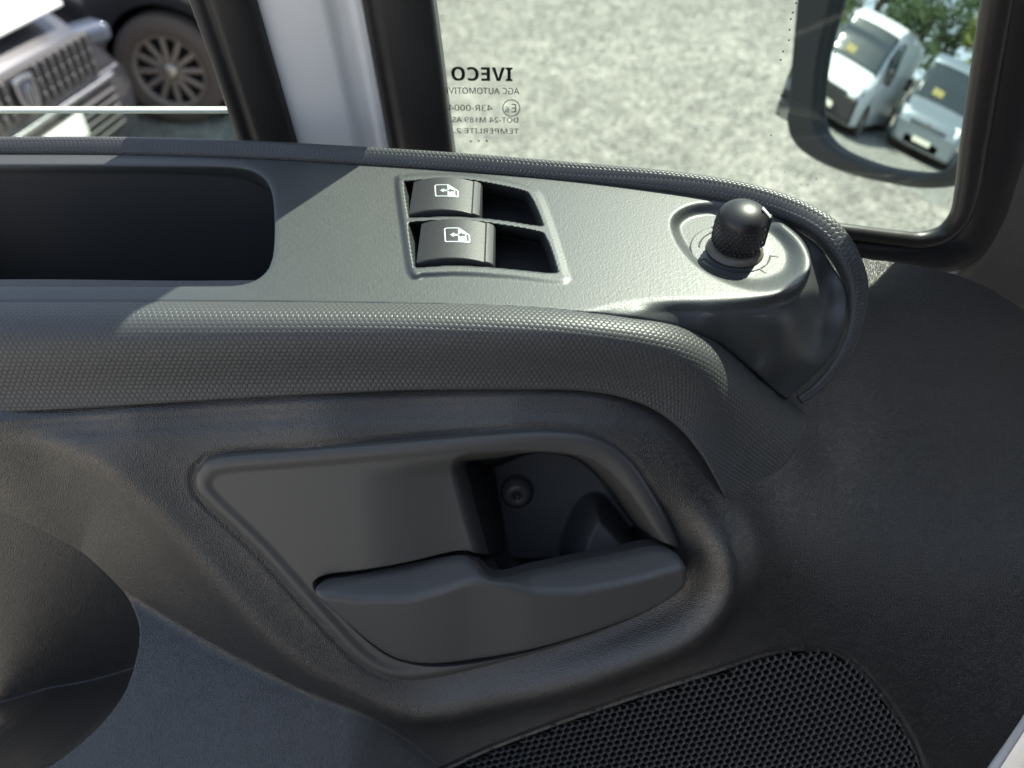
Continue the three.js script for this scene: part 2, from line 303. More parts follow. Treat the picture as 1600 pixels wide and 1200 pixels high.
const wellB = P2([[-41.9,64.4,0.6],[-40.6,66.3,-1.3],[-26.6,67.2,-2.3],[-13.3,66.6,-1.6],[9.2,62.5,2.5],[13.5,59.1,5.9],[16.9,46,19],[15.8,43.8,21.2],[2.5,45.1,19.8],[-12.5,46.5,18.4],[-25,46.8,18.1],[-36.1,46,19],[-37.8,47.7,17.3]]);
const cupOutline = P2([[65.5,66.3,-1.3],[69.7,72.8,-7.8],[77.9,76.8,-11.8],[89.1,77.4,-12.5],[101.8,74.1,-9.1],[111.3,66.3,-1.3],[115.7,56.4,8.6],[114.8,48.2,16.7],[109.7,41,24],[100.2,36.7,28.2],[91.6,36.2,28.8],[81.6,39.4,25.6],[72.2,46.3,18.7],[66.7,55.8,9.2]]);

const dBezel = area(bezelOutline, 8, 45), dLever = area(leverOutline), dRecess = area(recessOutline), dGrille = area(grilleOutline, 6), dLow = area(lowPocketOutline), dConsole = area(consoleOutline, 5), dIsland = area(islandOutline, 6, 60), dTray = area(trayOutline), dFrame = area(switchFrame, 6), dWellA = area(wellA, 5), dWellB = area(wellB, 5), dCup = area(cupOutline, 8);

// ---- main lower moulding
const trimBase = surfaceThrough([[-230.7,10.7,14.6],[-152.1,13.2,14.5],[-50.9,15.7,13.5],[25.4,15.7,13.5],[72.6,8.1,7.7],[104.4,-10.8,-1.6],[93.3,-30.8,9.1],[-249.6,49,-11.7],[-137.1,49,-11.7],[-27.4,49,-11.7],[54.2,45.8,-7.6],[109.7,40.8,-11.4],[-220.8,-15.5,28.6],[-194.5,-14.8,28],[-146.1,-12.4,27.5],[-73.3,-8.9,26.3],[0,-7,25.3],[36.9,-8.5,24.3],[59.7,-21.7,21.3],[70.6,-37.2,17.8],[83,-55.4,9.9],[-88.2,-39.7,18.1],[-50.4,-39.7,18.1],[-52.3,-67.7,8],[0,-67.7,8],[-54.6,-104.1,-5.1],[27.1,-97.8,-2.8],[51.1,-50.7,14.1],[64.6,-91.6,-0.6],[78.7,-73.3,6.9],[-224.7,-23.9,23.8],[-184,-29.1,21.9],[-209,-67.7,8],[-158.5,-50.7,14.1],[-124.7,-31.7,20.9],[-184.4,-97.8,-2.8],[-124.6,-79.5,3.8],[-140.3,-126.8,-13.3],[-88.8,-91.6,-0.6],[-99.4,-137,-17],[-204.5,-161.6,-25.8],[-149.1,-180.1,-32.5],[-250.5,-110.4,-7.4],[-278.2,-203.4,-40.8],[-90.6,-191.6,-36.6],[-185.8,-215.4,-45.2],[-63,-143.9,-19.4],[-28.6,-143.9,-19.4],[14.3,-140.4,-18.2],[56.1,-126.8,-13.3],[-14.9,-180.1,-32.5],[29.6,-179.1,-30.5],[82.5,-115.8,-6.8],[166.9,56.3,-54],[202.1,55.3,-62],[238.6,47.3,-69.7],[273.6,30,-73.1],[163.1,37.5,-41.3],[197.9,35.3,-53.3],[241.3,26.4,-63],[159.4,10.6,-32.4],[194.7,10.6,-46.4],[245,1.1,-58.1],[153.4,-15.2,-24.5],[195,-16.4,-40.5],[252.8,-26.4,-50.1],[155.8,-40.8,-22.6],[184.8,-48.1,-31.3],[234.7,-55.6,-40.1],[105,-52.9,5.8],[122.3,-39.6,-5.6],[136.2,-24,-12.2],[103.1,-73.9,4.6],[134.8,-80.1,-8.2],[186.4,-86.8,-22],[240.6,-95,-29.7],[109,-103.8,-4.4],[154,-107,-13.3],[201.9,-116.2,-23],[247.1,-124.7,-29.7],[87.3,-169.6,-24.1],[142.5,-151.8,-17.7],[190.1,-182.4,-25.7],[222.3,-170.7,-26.1],[245.7,-153.1,-26.7],[148.8,-203.5,-30.9],[-29.9,-207.7,-32.8]], 0.0004);
const distOpen = (poly, u, v) => { let b = 1e9, s = 1; for (let i = 1; i < poly.length; i++) { const [ax, ay] = poly[i - 1], dx = poly[i][0] - ax, dy = poly[i][1] - ay, t = clamp(((u - ax) * dx + (v - ay) * dy) / (dx * dx + dy * dy), 0, 1), ex = u - ax - t * dx, ey = v - ay - t * dy, q = ex * ex + ey * ey; if (q < b) { b = q; s = dx * ey - dy * ex < 0 ? -1 : 1; } } return Math.sqrt(b) * s; };
const ringX0 = [[-78.9,-130.2,-14.5],[-11.3,-130.2,-14.5],[54.2,-97.8,-2.8]];
const foldLine = P2([[-220.8,-15.5,28.6],[-194.1,-14.1,28.5],[-146.1,-11.2,27.4],[-78.2,-7.4,26.3],[0,-5,26.2],[39.2,-7,25.3],[56.8,-12.8,23.5]]);
const foldCurve = curve(foldLine, false, 8);
const lw = [[-232.7,-67.9,-27.6],[-213.9,-130.9,-71.5],[-285.5,-218.6,-124.4]], lwA = [lw[1][0] - lw[0][0], lw[1][1] - lw[0][1], lw[1][2] - lw[0][2]], lwB = [lw[2][0] - lw[0][0], lw[2][1] - lw[0][1], lw[2][2] - lw[0][2]], lwD = lwA[0] * lwB[1] - lwA[1] * lwB[0];
const lowWall = (u, v) => lw[0][2] + ((lwA[2] * lwB[1] - lwB[2] * lwA[1]) * (u - lw[0][0]) + (lwA[0] * lwB[2] - lwB[0] * lwA[2]) * (v - lw[0][1])) / lwD;
const crestLine = curve(P2([[-273.3,-8.7,29.2],[-221.2,-12.4,27.9],[-195.4,-15.7,26.7],[-174.7,-21.3,24.7],[-157,-31.2,21.1],[-142.7,-47.9,15.1],[-128.2,-69.1,7.5],[-113.2,-93.1,-1.2],[-99.3,-112,-8],[-81.6,-128.5,-13.9],[-57.1,-141.1,-18.4],[-28.8,-149.1,-21.3],[5.8,-152.7,-22.6]]), false, 5);
const fadeX = [[-103.8,-126.8,-13.3],[-11.5,-143.9,-19.4],[-75,-150.9,-22],[-17.3,-150.9,-22]];
const sh = [[-171.5,-112.1,-23.6],[-75.6,-148.1,-24.8],[-135.5,-162.7,-0.3]], shA = [0, 1, 2].map(k => sh[1][k] - sh[0][k]), shB = [0, 1, 2].map(k => sh[2][k] - sh[0][k]), shD = shA[0] * shB[1] - shA[1] * shB[0];
const shelf = (u, v) => sh[0][2] + ((shA[2] * shB[1] - shB[2] * shA[1]) * (u - sh[0][0]) + (shA[0] * shB[2] - shB[0] * shA[2]) * (v - sh[0][1])) / shD - 25 * ss(fadeX[2][0], fadeX[3][0], u);
const trimHeight = (u, v) => {
  let h = trimBase(u, v);
  const dc = -distOpen(crestLine, u, v);
  if (dc > -30) { // shoulder falling away to the rear, then the shelf above the door pocket
    const fade = 1 - ss(fadeX[0][0], fadeX[1][0], u), x = Math.max(0, dc + 4);
    h += fade * (3.4 * Math.exp(-((dc - 1) ** 2) / 130) - 0.54 * (Math.sqrt(x * x + 100) - 10));
    if (dc > 0) h = -smin(-h, -shelf(u, v), 4);
  }
  const db = dBezel(u, v);
  if (db < 45) { // raised ring round the handle's dish
    const low = ss(ringX0[0][0], ringX0[1][0], u), high = ss(panPts[0][1] - 46, panPts[0][1] - 12, v);
    const right = ss(ringX0[1][0], ringX0[2][0], u);
    const amp = 6.0 * low * (1 - 0.8 * high) + 4.2 * right * (1 - high), crest = 17;
    const x = (db - crest) / (db < crest ? 11 : 9);
    h += amp * Math.exp(-x * x) - amp * 0.35 * Math.exp(-((db - 2) ** 2) / 40);
    h -= 0.6 * ss(3.0, 0.4, db) + 70 * ss(-2.5, -8, db);
  }
  const df = distOpen(foldCurve, u, v);
  const ends = ss(3, 22, Math.hypot(u - foldLine[6][0], v - foldLine[6][1]));
  h += ends * (0.9 * ss(-1.2, 1.2, df) * Math.exp(-df * df / 90) - 0.5 * Math.exp(-((df + 5) ** 2) / 5));
  const dg = dGrille(u, v);
  if (dg < 6) h -= 0.9 * ss(2.4, 0.2, dg) - 0.5 * ss(0, -1.6, dg) + 7 * ss(-1.6, -3.2, dg);
  const dl = dLow(u, v);
  if (dl < 10) h = lerp(h, Math.min(h, lowWall(u, v)), ss(0.8, -4.5, dl));
  return h;
};
const trimOutline = P2([[-264.6,43.5,-11.5],[54.8,43.5,-11.5],[151.5,60,-54.1],[167.4,59.5,-55.1],[198.4,56.5,-61],[223.4,52,-65.9],[240.2,46,-69.6],[256.7,36.5,-72.3],[293.2,10.5,-72.4],[263.3,-106.4,-28.3],[245.7,-132.7,-27.4],[234,-150.8,-26.8],[217.9,-175.9,-25.9],[204.1,-205.3,-28.9],[179.5,-219.7,-32.4],[-114.7,-230.1,-17],[-303.2,-305.1,-49.4],[-264.6,-27.8,-9]]);
const dTrim = sdf(trimOutline, 60);
add(door, 'inner_trim', moulded({ box: [-335, 305, -285, 92], step: 0.75, h: trimHeight, inside: (u, v) => Math.min(dTrim(u, v), dLow(u, v) + 7), thick: 6, tile: [34, 34] }), M.trim);

// ---- honeycomb armrest pad: lofted between its upper seam and its lower edge, bulging towards the cabin
{
  const A = [[-268.8,45.7,4.2],[-214.1,45.7,4.2],[-154.6,45.7,4.2],[-95.1,45.7,4.6],[-42.7,45.6,5.3],[0,46.1,8.3],[30.5,44.6,10.2],[57,39.7,10],[75.7,30.5,7.6],[93.1,14.8,4.2],[110.4,-2,1.8],[129.1,-18.3,0.3]];
  const E = [[-272.8,7.5,32.9],[-216.9,10.8,30.7],[-156.7,13.4,28.3],[-96.4,16.1,25.8],[-43.3,18.4,24.4],[0,18.7,24],[28.9,17.9,24.2],[48.5,13.3,25.7],[62.4,5.7,29],[73.1,-5,34.1],[80.6,-16.7,37.9],[88.1,-30.8,41.2]];
  const bulge = along([[0, 10.5], [0.5, 10.5], [0.6, 9.5], [0.75, 8], [0.88, 5], [1, 1.2]]), nt = 320, ns = 60, P = [], UV = [], I = [];
  const ca = curve(A, false, 12), ce = curve(E, false, 12), pick = (c, t) => { const x = t * (c.length - 1), i = Math.min(Math.floor(x), c.length - 2), f = x - i; return c[i].map((q, k) => lerp(q, c[i + 1][k], f)); };
  let run = 0, last = null;
  for (let i = 0; i <= nt; i++) {
    const t = i / nt, a = pick(ca, t), e = pick(ce, t); let arc = 0, prev = null;
    for (let k = 0; k <= ns; k++) {
      const s = k / ns, b = bulge(t) * 6.75 * s * (1 - s) * (1 - s), end = 5.5 * ss(0.86, 1, t) * 4 * s * (1 - s), lip = 0.9 * (Math.exp(-s * 40) + Math.exp(-(1 - s) * 40));
      const q = [lerp(a[0], e[0], s) + 0.75 * end, lerp(a[1], e[1], s) + SD * (b - lip) - 0.6 * end, lerp(a[2], e[2], s) + CD * (b - lip) + 0.1 * end];
      if (prev) arc += Math.hypot(q[0] - prev[0], q[1] - prev[1], q[2] - prev[2]); prev = q;
      if (k === 20) { if (last) run += Math.hypot(q[0] - last[0], q[1] - last[1], q[2] - last[2]); last = q; }
      P.push(q[0] * MM, q[1] * MM, q[2] * MM); UV.push(0, arc / 3.46);
    }
    for (let k = 0; k <= ns; k++) UV[(i * (ns + 1) + k) * 2] = run / 2.0;
  }
  for (let i = 0; i < nt; i++) for (let k = 0; k < ns; k++) { const a = i * (ns + 1) + k, b = a + ns + 1; I.push(a, a + 1, b, b, a + 1, b + 1); }
  // rolled edge behind the pad's outline
  const edge = []; for (let i = 0; i <= nt; i++) edge.push(i * (ns + 1) + ns); for (let k = ns - 1; k >= 0; k--) edge.push(nt * (ns + 1) + k); for (let i = nt - 1; i >= 0; i--) edge.push(i * (ns + 1));
  let before = -1; for (const v of edge) { const k = P.length / 3; P.push(P[v * 3], P[v * 3 + 1] - SD * 0.006, P[v * 3 + 2] - CD * 0.006); UV.push(UV[v * 2], UV[v * 2 + 1] + 1); if (before >= 0) I.push(before, k - 1, v, v, k - 1, k); before = v; }
  const g = new THREE.BufferGeometry(); g.setAttribute('position', new THREE.Float32BufferAttribute(P, 3)); g.setAttribute('uv', new THREE.Float32BufferAttribute(UV, 2)); g.setIndex(I); g.computeVertexNormals();
  add(door, 'armrest_pad', g, M.pad, 'black armrest pad with raised honeycomb pattern');
}

// ---- armrest console with tray, switch wells and knob dish
const bowl = surfaceThrough([[-70.8,31,34.9],[-23.6,30,35],[23.6,28.1,35.5],[49.8,25.3,35.1],[66.5,21.7,30.3],[81,16.1,22.5],[94.6,7.4,13.8],[105.4,-0.1,6],[114.5,-6.1,1.2],[121.8,0.1,1.5],[128.7,10.6,3.6],[133.9,26.4,3.1],[136.5,42.2,1.5],[133.1,53.6,-0.9],[124.4,64.1,-4.2],[111.1,72.9,-8.5],[47.1,27.6,35.6],[71.7,24.5,31.7],[84.1,24.6,30.2],[86.4,15.6,22.5],[96.6,25.2,28.6],[99.1,15.6,21.5],[101.2,6.9,15.3],[105.9,25.4,24.1],[108.8,14.4,16.5],[111.3,4.1,6.9],[118.8,38.8,10.7],[116.9,26,12.1],[114.2,13.2,11.5],[129.5,45,0.4],[130.9,31.7,1.4],[126.6,18.5,3.4],[121.1,8,5.7],[127.8,54.1,1.1],[47.5,32.1,32.9],[24.3,39.8,26.6],[-25.2,50.9,15.2],[73.8,42.6,22.5],[101.7,46.2,12.4],[82.3,73.7,-12.6]], 0.0001);
const trayFar = trayOutline[1][1], wallSlope = Math.tan(DRAW);
const cupMid = [[88.8,54,10.9]][0];
const discTilt = (u, v) => topPlane(u, v) - 5.0 + 0.035 * (u - cupMid[0]) - 0.03 * (v - cupMid[1]);
const frameX = [[-46.4,66.3,-1.3],[22.5,66.3,-1.3]];
const consoleHeight = (u, v) => {
  let h = topPlane(u, v);
  const di = dIsland(u, v);
  if (di > -4) h = lerp(h, bowl(u, v), ss(-2.2, 3.0, di)) - 0.6 * ss(-3.5, 0, di) * (1 - ss(0, 3, di));
  const dt = dTray(u, v);
  if (dt < 4) { // open tray: its far wall drops straight down
    const far = topPlane(u, trayFar) - wallSlope * (trayFar - v) - 1.5;
    h = lerp(h, Math.min(far, h), ss(1.2, -3.2, dt)) - 0.5 * ss(3.5, 0, dt);
  }
  const df = dFrame(u, v);
  if (df < 4) h += (2.6 - 1.8 * ss(frameX[0][0], frameX[1][0], u)) * ss(2.4, -0.6, df);
  const dw = Math.min(dWellA(u, v), dWellB(u, v));
  if (dw < 3) h -= 24 * ss(0.35, -1.3, dw);
  const dc = dCup(u, v);
  if (dc < 4) h = lerp(h, Math.min(h, discTilt(u, v)), ss(0.8, -6.0, dc));
  return h - roundOff(dConsole(u, v), 0.9);
};
const dDark = (u, v) => Math.min(dTray(u, v) + 2.4, dWellA(u, v) + 0.7, dWellB(u, v) + 0.7);
const consoleMesh = add(door, 'armrest_console', moulded({ box: [-330, 150, -8, 112], step: 0.5, h: consoleHeight, inside: (u, v) => Math.max(dConsole(u, v), -dDark(u, v)), thick: 4, tile: [72, 72] }), M.console, 'satin grey-black console with tray, switches and mirror knob');
add(consoleMesh, 'storage_tray', moulded({ box: [-330, -95, 25, 112], step: 0.7, h: (u, v) => consoleHeight(u, v) - 0.15, inside: (u, v) => dTray(u, v) + 2.1, thick: 2, tile: [26, 26] }), M.tray, 'deep open tray with its recess shade painted dark');  // tray shade painted as a darker colour than the console
for (const d of [dWellA, dWellB]) add(consoleMesh, 'switch_well', moulded({ box: [-55, 30, 35, 95], step: 0.5, h: (u, v) => consoleHeight(u, v) - 0.1, inside: (u, v) => d(u, v) + 0.5, thick: 2, tile: [26, 26] }), M.tray);  // wells carry the same painted recess shade

// ---- honeycomb trim strip along the window sill, curling round the console's end
add(door, 'sill_trim', swept([[-337.7,55.7,-103.4],[-239.1,55.7,-103.4],[-179.1,55.6,-102.8],[-118.6,55.3,-99.4],[-76.4,55,-95],[-29.1,54.5,-89.5],[14.4,53.9,-83.1],[56.6,53.3,-75.3],[83.7,52.7,-68.7],[101.8,52.1,-61.8],[116.3,50.8,-53.2],[128.8,48.5,-40.5],[136.8,41.3,-31.8],[141.9,31.8,-25.9],[142.6,23.3,-19.7],[140.2,15.1,-12.2],[134,7.2,-3.8],[126.5,-0.3,1.6],[119.3,-4.3,5.2]],
  t => [lerp(3.8, 4.6, ss(0, 0.3, t)) + 0.7 * ss(0.62, 0.78, t) - 3.4 * ss(0.84, 1, t), 4.2 + 1.4 * ss(0.62, 0.78, t) - 4.2 * ss(0.84, 1, t)], 320, 40, new THREE.Vector3(0, SD, CD), [2, 3.46], 3.4), M.beltTrim, 'honeycomb textured strip along the window sill');

// ---- handle surround
const dRib = area(P2([[25.6,-78.8,-8.5],[26.7,-68.2,-4.9],[30.9,-57.8,-1.3],[36.9,-52.6,0.5],[43.2,-56.5,1],[52.3,-66.6,-0.7],[57,-72.7,-1],[57.1,-81.7,-4.2],[41.3,-84.4,-8.7]]), 6);
const rampX = [[-61.4,-50.7,14.1],[-16.6,-50.7,14.1],[15.3,-50.7,14.1]];
const bezelHeight = (u, v) => {
  let h = panPlane(u, v) + 2.4;
  const db = dBezel(u, v), dr = dRecess(u, v), dl = dLever(u, v);
  h -= roundOff(db, 4.2);
  h -= 0.9 * ss(-4.5, -8.5, db);
  h -= 4.5 * ss(rampX[0][0], rampX[1][0], u) * ss(-8, -16, db);
  const wdt = lerp(15, 5, ss(rampX[1][0], rampX[2][0], u));
  if (dr < 3) h -= (46 - 0.16 * (u - rampX[1][0]) + 0.25 * (v - rampX[1][1])) * ss(2.2, -wdt, dr);
  if (dr < -3) h += 20 * ss(4, -7, dRib(u, v));
  if (dl < 5) h -= 12 * ss(2.4, 0.6, dl) * (1 - ss(-3, -10, dr));
  return h;
};
const bezel = add(door, 'handle_surround', moulded({ box: [-140, 90, -150, -12], step: 0.55, h: bezelHeight, inside: (u, v) => Math.max(dBezel(u, v), -(dRecess(u, v) + 3.2)), thick: 4, tile: [30, 30] }), M.bezel, 'smooth black surround with a finger recess');
add(bezel, 'finger_cup', moulded({ box: [-30, 80, -120, -20], step: 0.55, h: (u, v) => bezelHeight(u, v) - 0.12, inside: (u, v) => dRecess(u, v) + 2.9, thick: 2, tile: [30, 30] }), M.tray, 'finger cup behind the lever with its recess shade painted dark');  // cup darkened by colour to deepen the shade of the recess
const onBezel = [[2.3,-51,-23.2]];
{ // screw in the recess
  const [u, v] = onBezel[0], r = 8, at = place(u, v, bezelHeight(u, v) + 2);
  const g = new THREE.LatheGeometry([[0, 2.2], [2.0, 2.2], [2.6, 3.4], [4.6, 3.2], [6.0, 2.2], [6.6, 0.6], [7.4, 0.2], [7.6, -3]].map(p => new THREE.Vector2(p[0] * MM, p[1] * MM)), 40);
  const s = add(bezel, 'screw', g, M.bezel); s.position.set(...at); s.rotation.x = Math.PI / 2 - 0.35;
  for (let k = 0; k < 6; k++) { const l = add(s, 'socket_lobe', new THREE.CylinderGeometry(0.5 * MM, 0.5 * MM, 0.6 * MM, 8), M.black); l.position.set(Math.cos(k * Math.PI / 3) * 1.5 * MM, 2.5 * MM, Math.sin(k * Math.PI / 3) * 1.5 * MM); }
}
// ---- pull lever
const creaseV = along(P2([[-79.4,-84.5,9.9],[-62.6,-86.9,9],[-41.8,-86.9,9],[-28.6,-83.1,10.4],[-16.8,-78.4,12.1],[-6.5,-79.2,11.8],[7.8,-83.9,10.1],[26,-83.6,10.2],[46.5,-79.2,11.8],[61.8,-74.3,12.8],[69.7,-71.9,11.8]]));
const leverHeight = (u, v) => {
  const vs = creaseV(u - 3) * 0.25 + creaseV(u) * 0.5 + creaseV(u + 3) * 0.25, hc = panPlane(u, vs) + 11;
  const front = hc - (panSlope + 0.16) * (vs - v), top = hc - 0.95 * (v - vs);
  return smin(front, top, 3.2) - roundOff(dLever(u, v), 2.4);
};
const lever = add(door, 'pull_lever', moulded({ box: [-90, 90, -140, -55], step: 0.5, h: leverHeight, inside: dLever, thick: 12, tile: [30, 30] }), M.lever, 'black inside door lever with a thumb crest');

// ---- speaker grille: sheet with real holes
{
  const P = [], I = [], pitch = 3.45, rot = 0.27, cs = Math.cos(rot), sn = Math.sin(rot), hole = 1.12, cells = [];
  for (let a = -60; a <= 60; a++) for (let b = -60; b <= 60; b++) {
    const x = (a + (b & 1) * 0.5) * pitch, y = b * pitch * 0.866, u = 80 + x * cs - y * sn, v = -150 + x * sn + y * cs;
    if (dGrille(u, v) < -1.9) cells.push([u, v]);
  }
  const hexR = pitch / 2 / Math.cos(Math.PI / 6);
  for (const [u, v] of cells) {
    const k = P.length / 3;
    for (let q = 0; q < 12; q++) {
      const a = q * Math.PI / 6 + rot, e = pitch / 2 / Math.cos(((q * Math.PI / 6 + Math.PI / 6) % (Math.PI / 3)) - Math.PI / 6);
      const ou = u + Math.cos(a) * Math.min(e, hexR), ov = v + Math.sin(a) * Math.min(e, hexR), iu = u + Math.cos(a) * hole, iv = v + Math.sin(a) * hole, base = trimBase(u, v);
      const ho = trimBase(ou, ov) - 0.4, hi = trimBase(iu, iv) - 0.85;
      P.push(...place(ou, ov, ho), ...place(iu, iv, hi), ...place(iu, iv, hi - 2.2));
    }
    for (let q = 0; q < 12; q++) { const a = k + q * 3, b = k + ((q + 1) % 12) * 3; I.push(a, b, a + 1, b, b + 1, a + 1, a + 1, b + 1, a + 2, b + 1, b + 2, a + 2); }
  }
  const g = new THREE.BufferGeometry(); g.setAttribute('position', new THREE.Float32BufferAttribute(P, 3)); g.setIndex(I); g.computeVertexNormals();
  add(door, 'speaker_grille', g, M.grille, 'black perforated speaker grille');
}

// ---- window switches
const TN = new THREE.Vector3(0, Math.cos(5 * Math.PI / 180), Math.sin(5 * Math.PI / 180)), TZ = new THREE.Vector3(0, -Math.sin(5 * Math.PI / 180), Math.cos(5 * Math.PI / 180));
const topBasis = p => new THREE.Matrix4().makeBasis(new THREE.Vector3(1, 0, 0), TN, TZ).setPosition(p[0] * MM, p[1] * MM, p[2] * MM);
const symbolTexture = (() => {
  const c = document.createElement('canvas'); c.width = c.height = 256; const x = c.getContext('2d');
  x.fillStyle = '#000'; x.fillRect(0, 0, 256, 256); x.strokeStyle = x.fillStyle = '#fff'; x.lineWidth = 12; x.lineJoin = 'round';
  x.beginPath(); x.moveTo(20, 48); x.quadraticCurveTo(22, 34, 40, 34); x.lineTo(140, 34); x.lineTo(232, 122); x.lineTo(238, 210); x.quadraticCurveTo(236, 222, 222, 222); x.lineTo(52, 222); x.quadraticCurveTo(38, 222, 36, 206); x.closePath(); x.stroke();
  x.beginPath(); x.moveTo(132, 34); x.lineTo(140, 34); x.lineTo(232, 122); x.lineTo(205, 118); x.lineTo(212, 196); x.lineTo(236, 214); x.lineTo(146, 222); x.closePath(); x.fill();
  x.fillStyle = '#000'; x.save(); x.translate(172, 128); x.rotate(0.1); x.beginPath(); x.moveTo(-34, 0); x.lineTo(-2, -34); x.lineTo(-2, -16); x.lineTo(26, -14); x.lineTo(26, 16); x.lineTo(-2, 16); x.lineTo(-2, 34); x.closePath(); x.fill(); x.restore();
  x.fillStyle = '#fff'; x.beginPath(); x.moveTo(70, 128); x.lineTo(104, 96); x.lineTo(104, 116); x.lineTo(134, 116); x.lineTo(134, 142); x.lineTo(104, 142); x.lineTo(104, 162); x.closePath(); x.fill();
  const t = new THREE.CanvasTexture(c); t.magFilter = THREE.LinearFilter; return t;
})();
M.symbol = new THREE.MeshStandardMaterial({ color: 0xb4babd, roughness: 0.6, alphaMap: symbolTexture, alphaTest: 0.5, transparent: false });
const rockerArch = (x, w) => { // saddle profile across the rocker's length, mm
  const t = x / w; return -6.5 + 9.4 * Math.sqrt(Math.max(0, 1 - Math.pow((t - 0.45) / 0.66, 2))) + 0.6 * ss(0.86, 0.90, t) * (1 - ss(0.985, 1, t));
};
const rockers = [
  { near: [[-42.8,50.3,-47.7],[-13.9,50.3,-47.7]], far: [[-47.5,52.6,-74.1]], label: 'window switch nearer the window pane' },
  { near: [[-36.9,47.5,-15.4],[-7.7,47.5,-15.4]], far: [[-42.1,49.9,-43.1]], label: 'window switch nearer the armrest pad' }];
for (const r of rockers) {
  const w = r.near[1][0] - r.near[0][0] + 1.2, depth = Math.hypot(r.far[0][1] - r.near[0][1], r.far[0][2] - r.near[0][2]) - 1.6, bev = 0.7;
  const s = new THREE.Shape(); s.moveTo(0, -9); const nx = 44;
  for (let i = 0; i <= nx; i++) s.lineTo(w * i / nx, rockerArch(w * i / nx, w) + 0.9);
  s.lineTo(w, -9); s.closePath();
  const g = new THREE.ExtrudeGeometry(s, { depth: depth - 2 * bev, bevelEnabled: true, bevelThickness: bev, bevelSize: bev, bevelOffset: -bev, bevelSegments: 3, curveSegments: 4 });
  g.translate(0, 0, bev - depth); g.scale(MM, MM, MM); { const uv = g.attributes.uv; for (let i = 0; i < uv.count; i++) uv.setXY(i, uv.getX(i) / 100, uv.getY(i) / 100); }
  const o = add(door, 'window_switch', g, M.rocker, r.label);
  const p = r.near[0].slice(); p[2] -= 0.8; p[0] -= 0.3;
  o.applyMatrix4(topBasis(p));
  // printed symbol following the arch
  const N = 14, x0 = w * 0.30, x1 = w * 0.70, z0 = -depth * 0.80, z1 = -depth * 0.33, Q = [], UVs = [], I = [];
  for (let i = 0; i <= N; i++) for (let k = 0; k < 2; k++) { const x = lerp(x0, x1, i / N); Q.push(x * MM, (rockerArch(x, w) + 0.9 + 0.12) * MM, (k ? z1 : z0) * MM); UVs.push(i / N, k ? 0 : 1); }
  for (let i = 0; i < N; i++) I.push(i * 2, i * 2 + 1, i * 2 + 2, i * 2 + 2, i * 2 + 1, i * 2 + 3);
  const sg = new THREE.BufferGeometry(); sg.setAttribute('position', new THREE.Float32BufferAttribute(Q, 3)); sg.setAttribute('uv', new THREE.Float32BufferAttribute(UVs, 2)); sg.setIndex(I); sg.computeVertexNormals();
  add(o, 'window_symbol', sg, M.symbol);
}

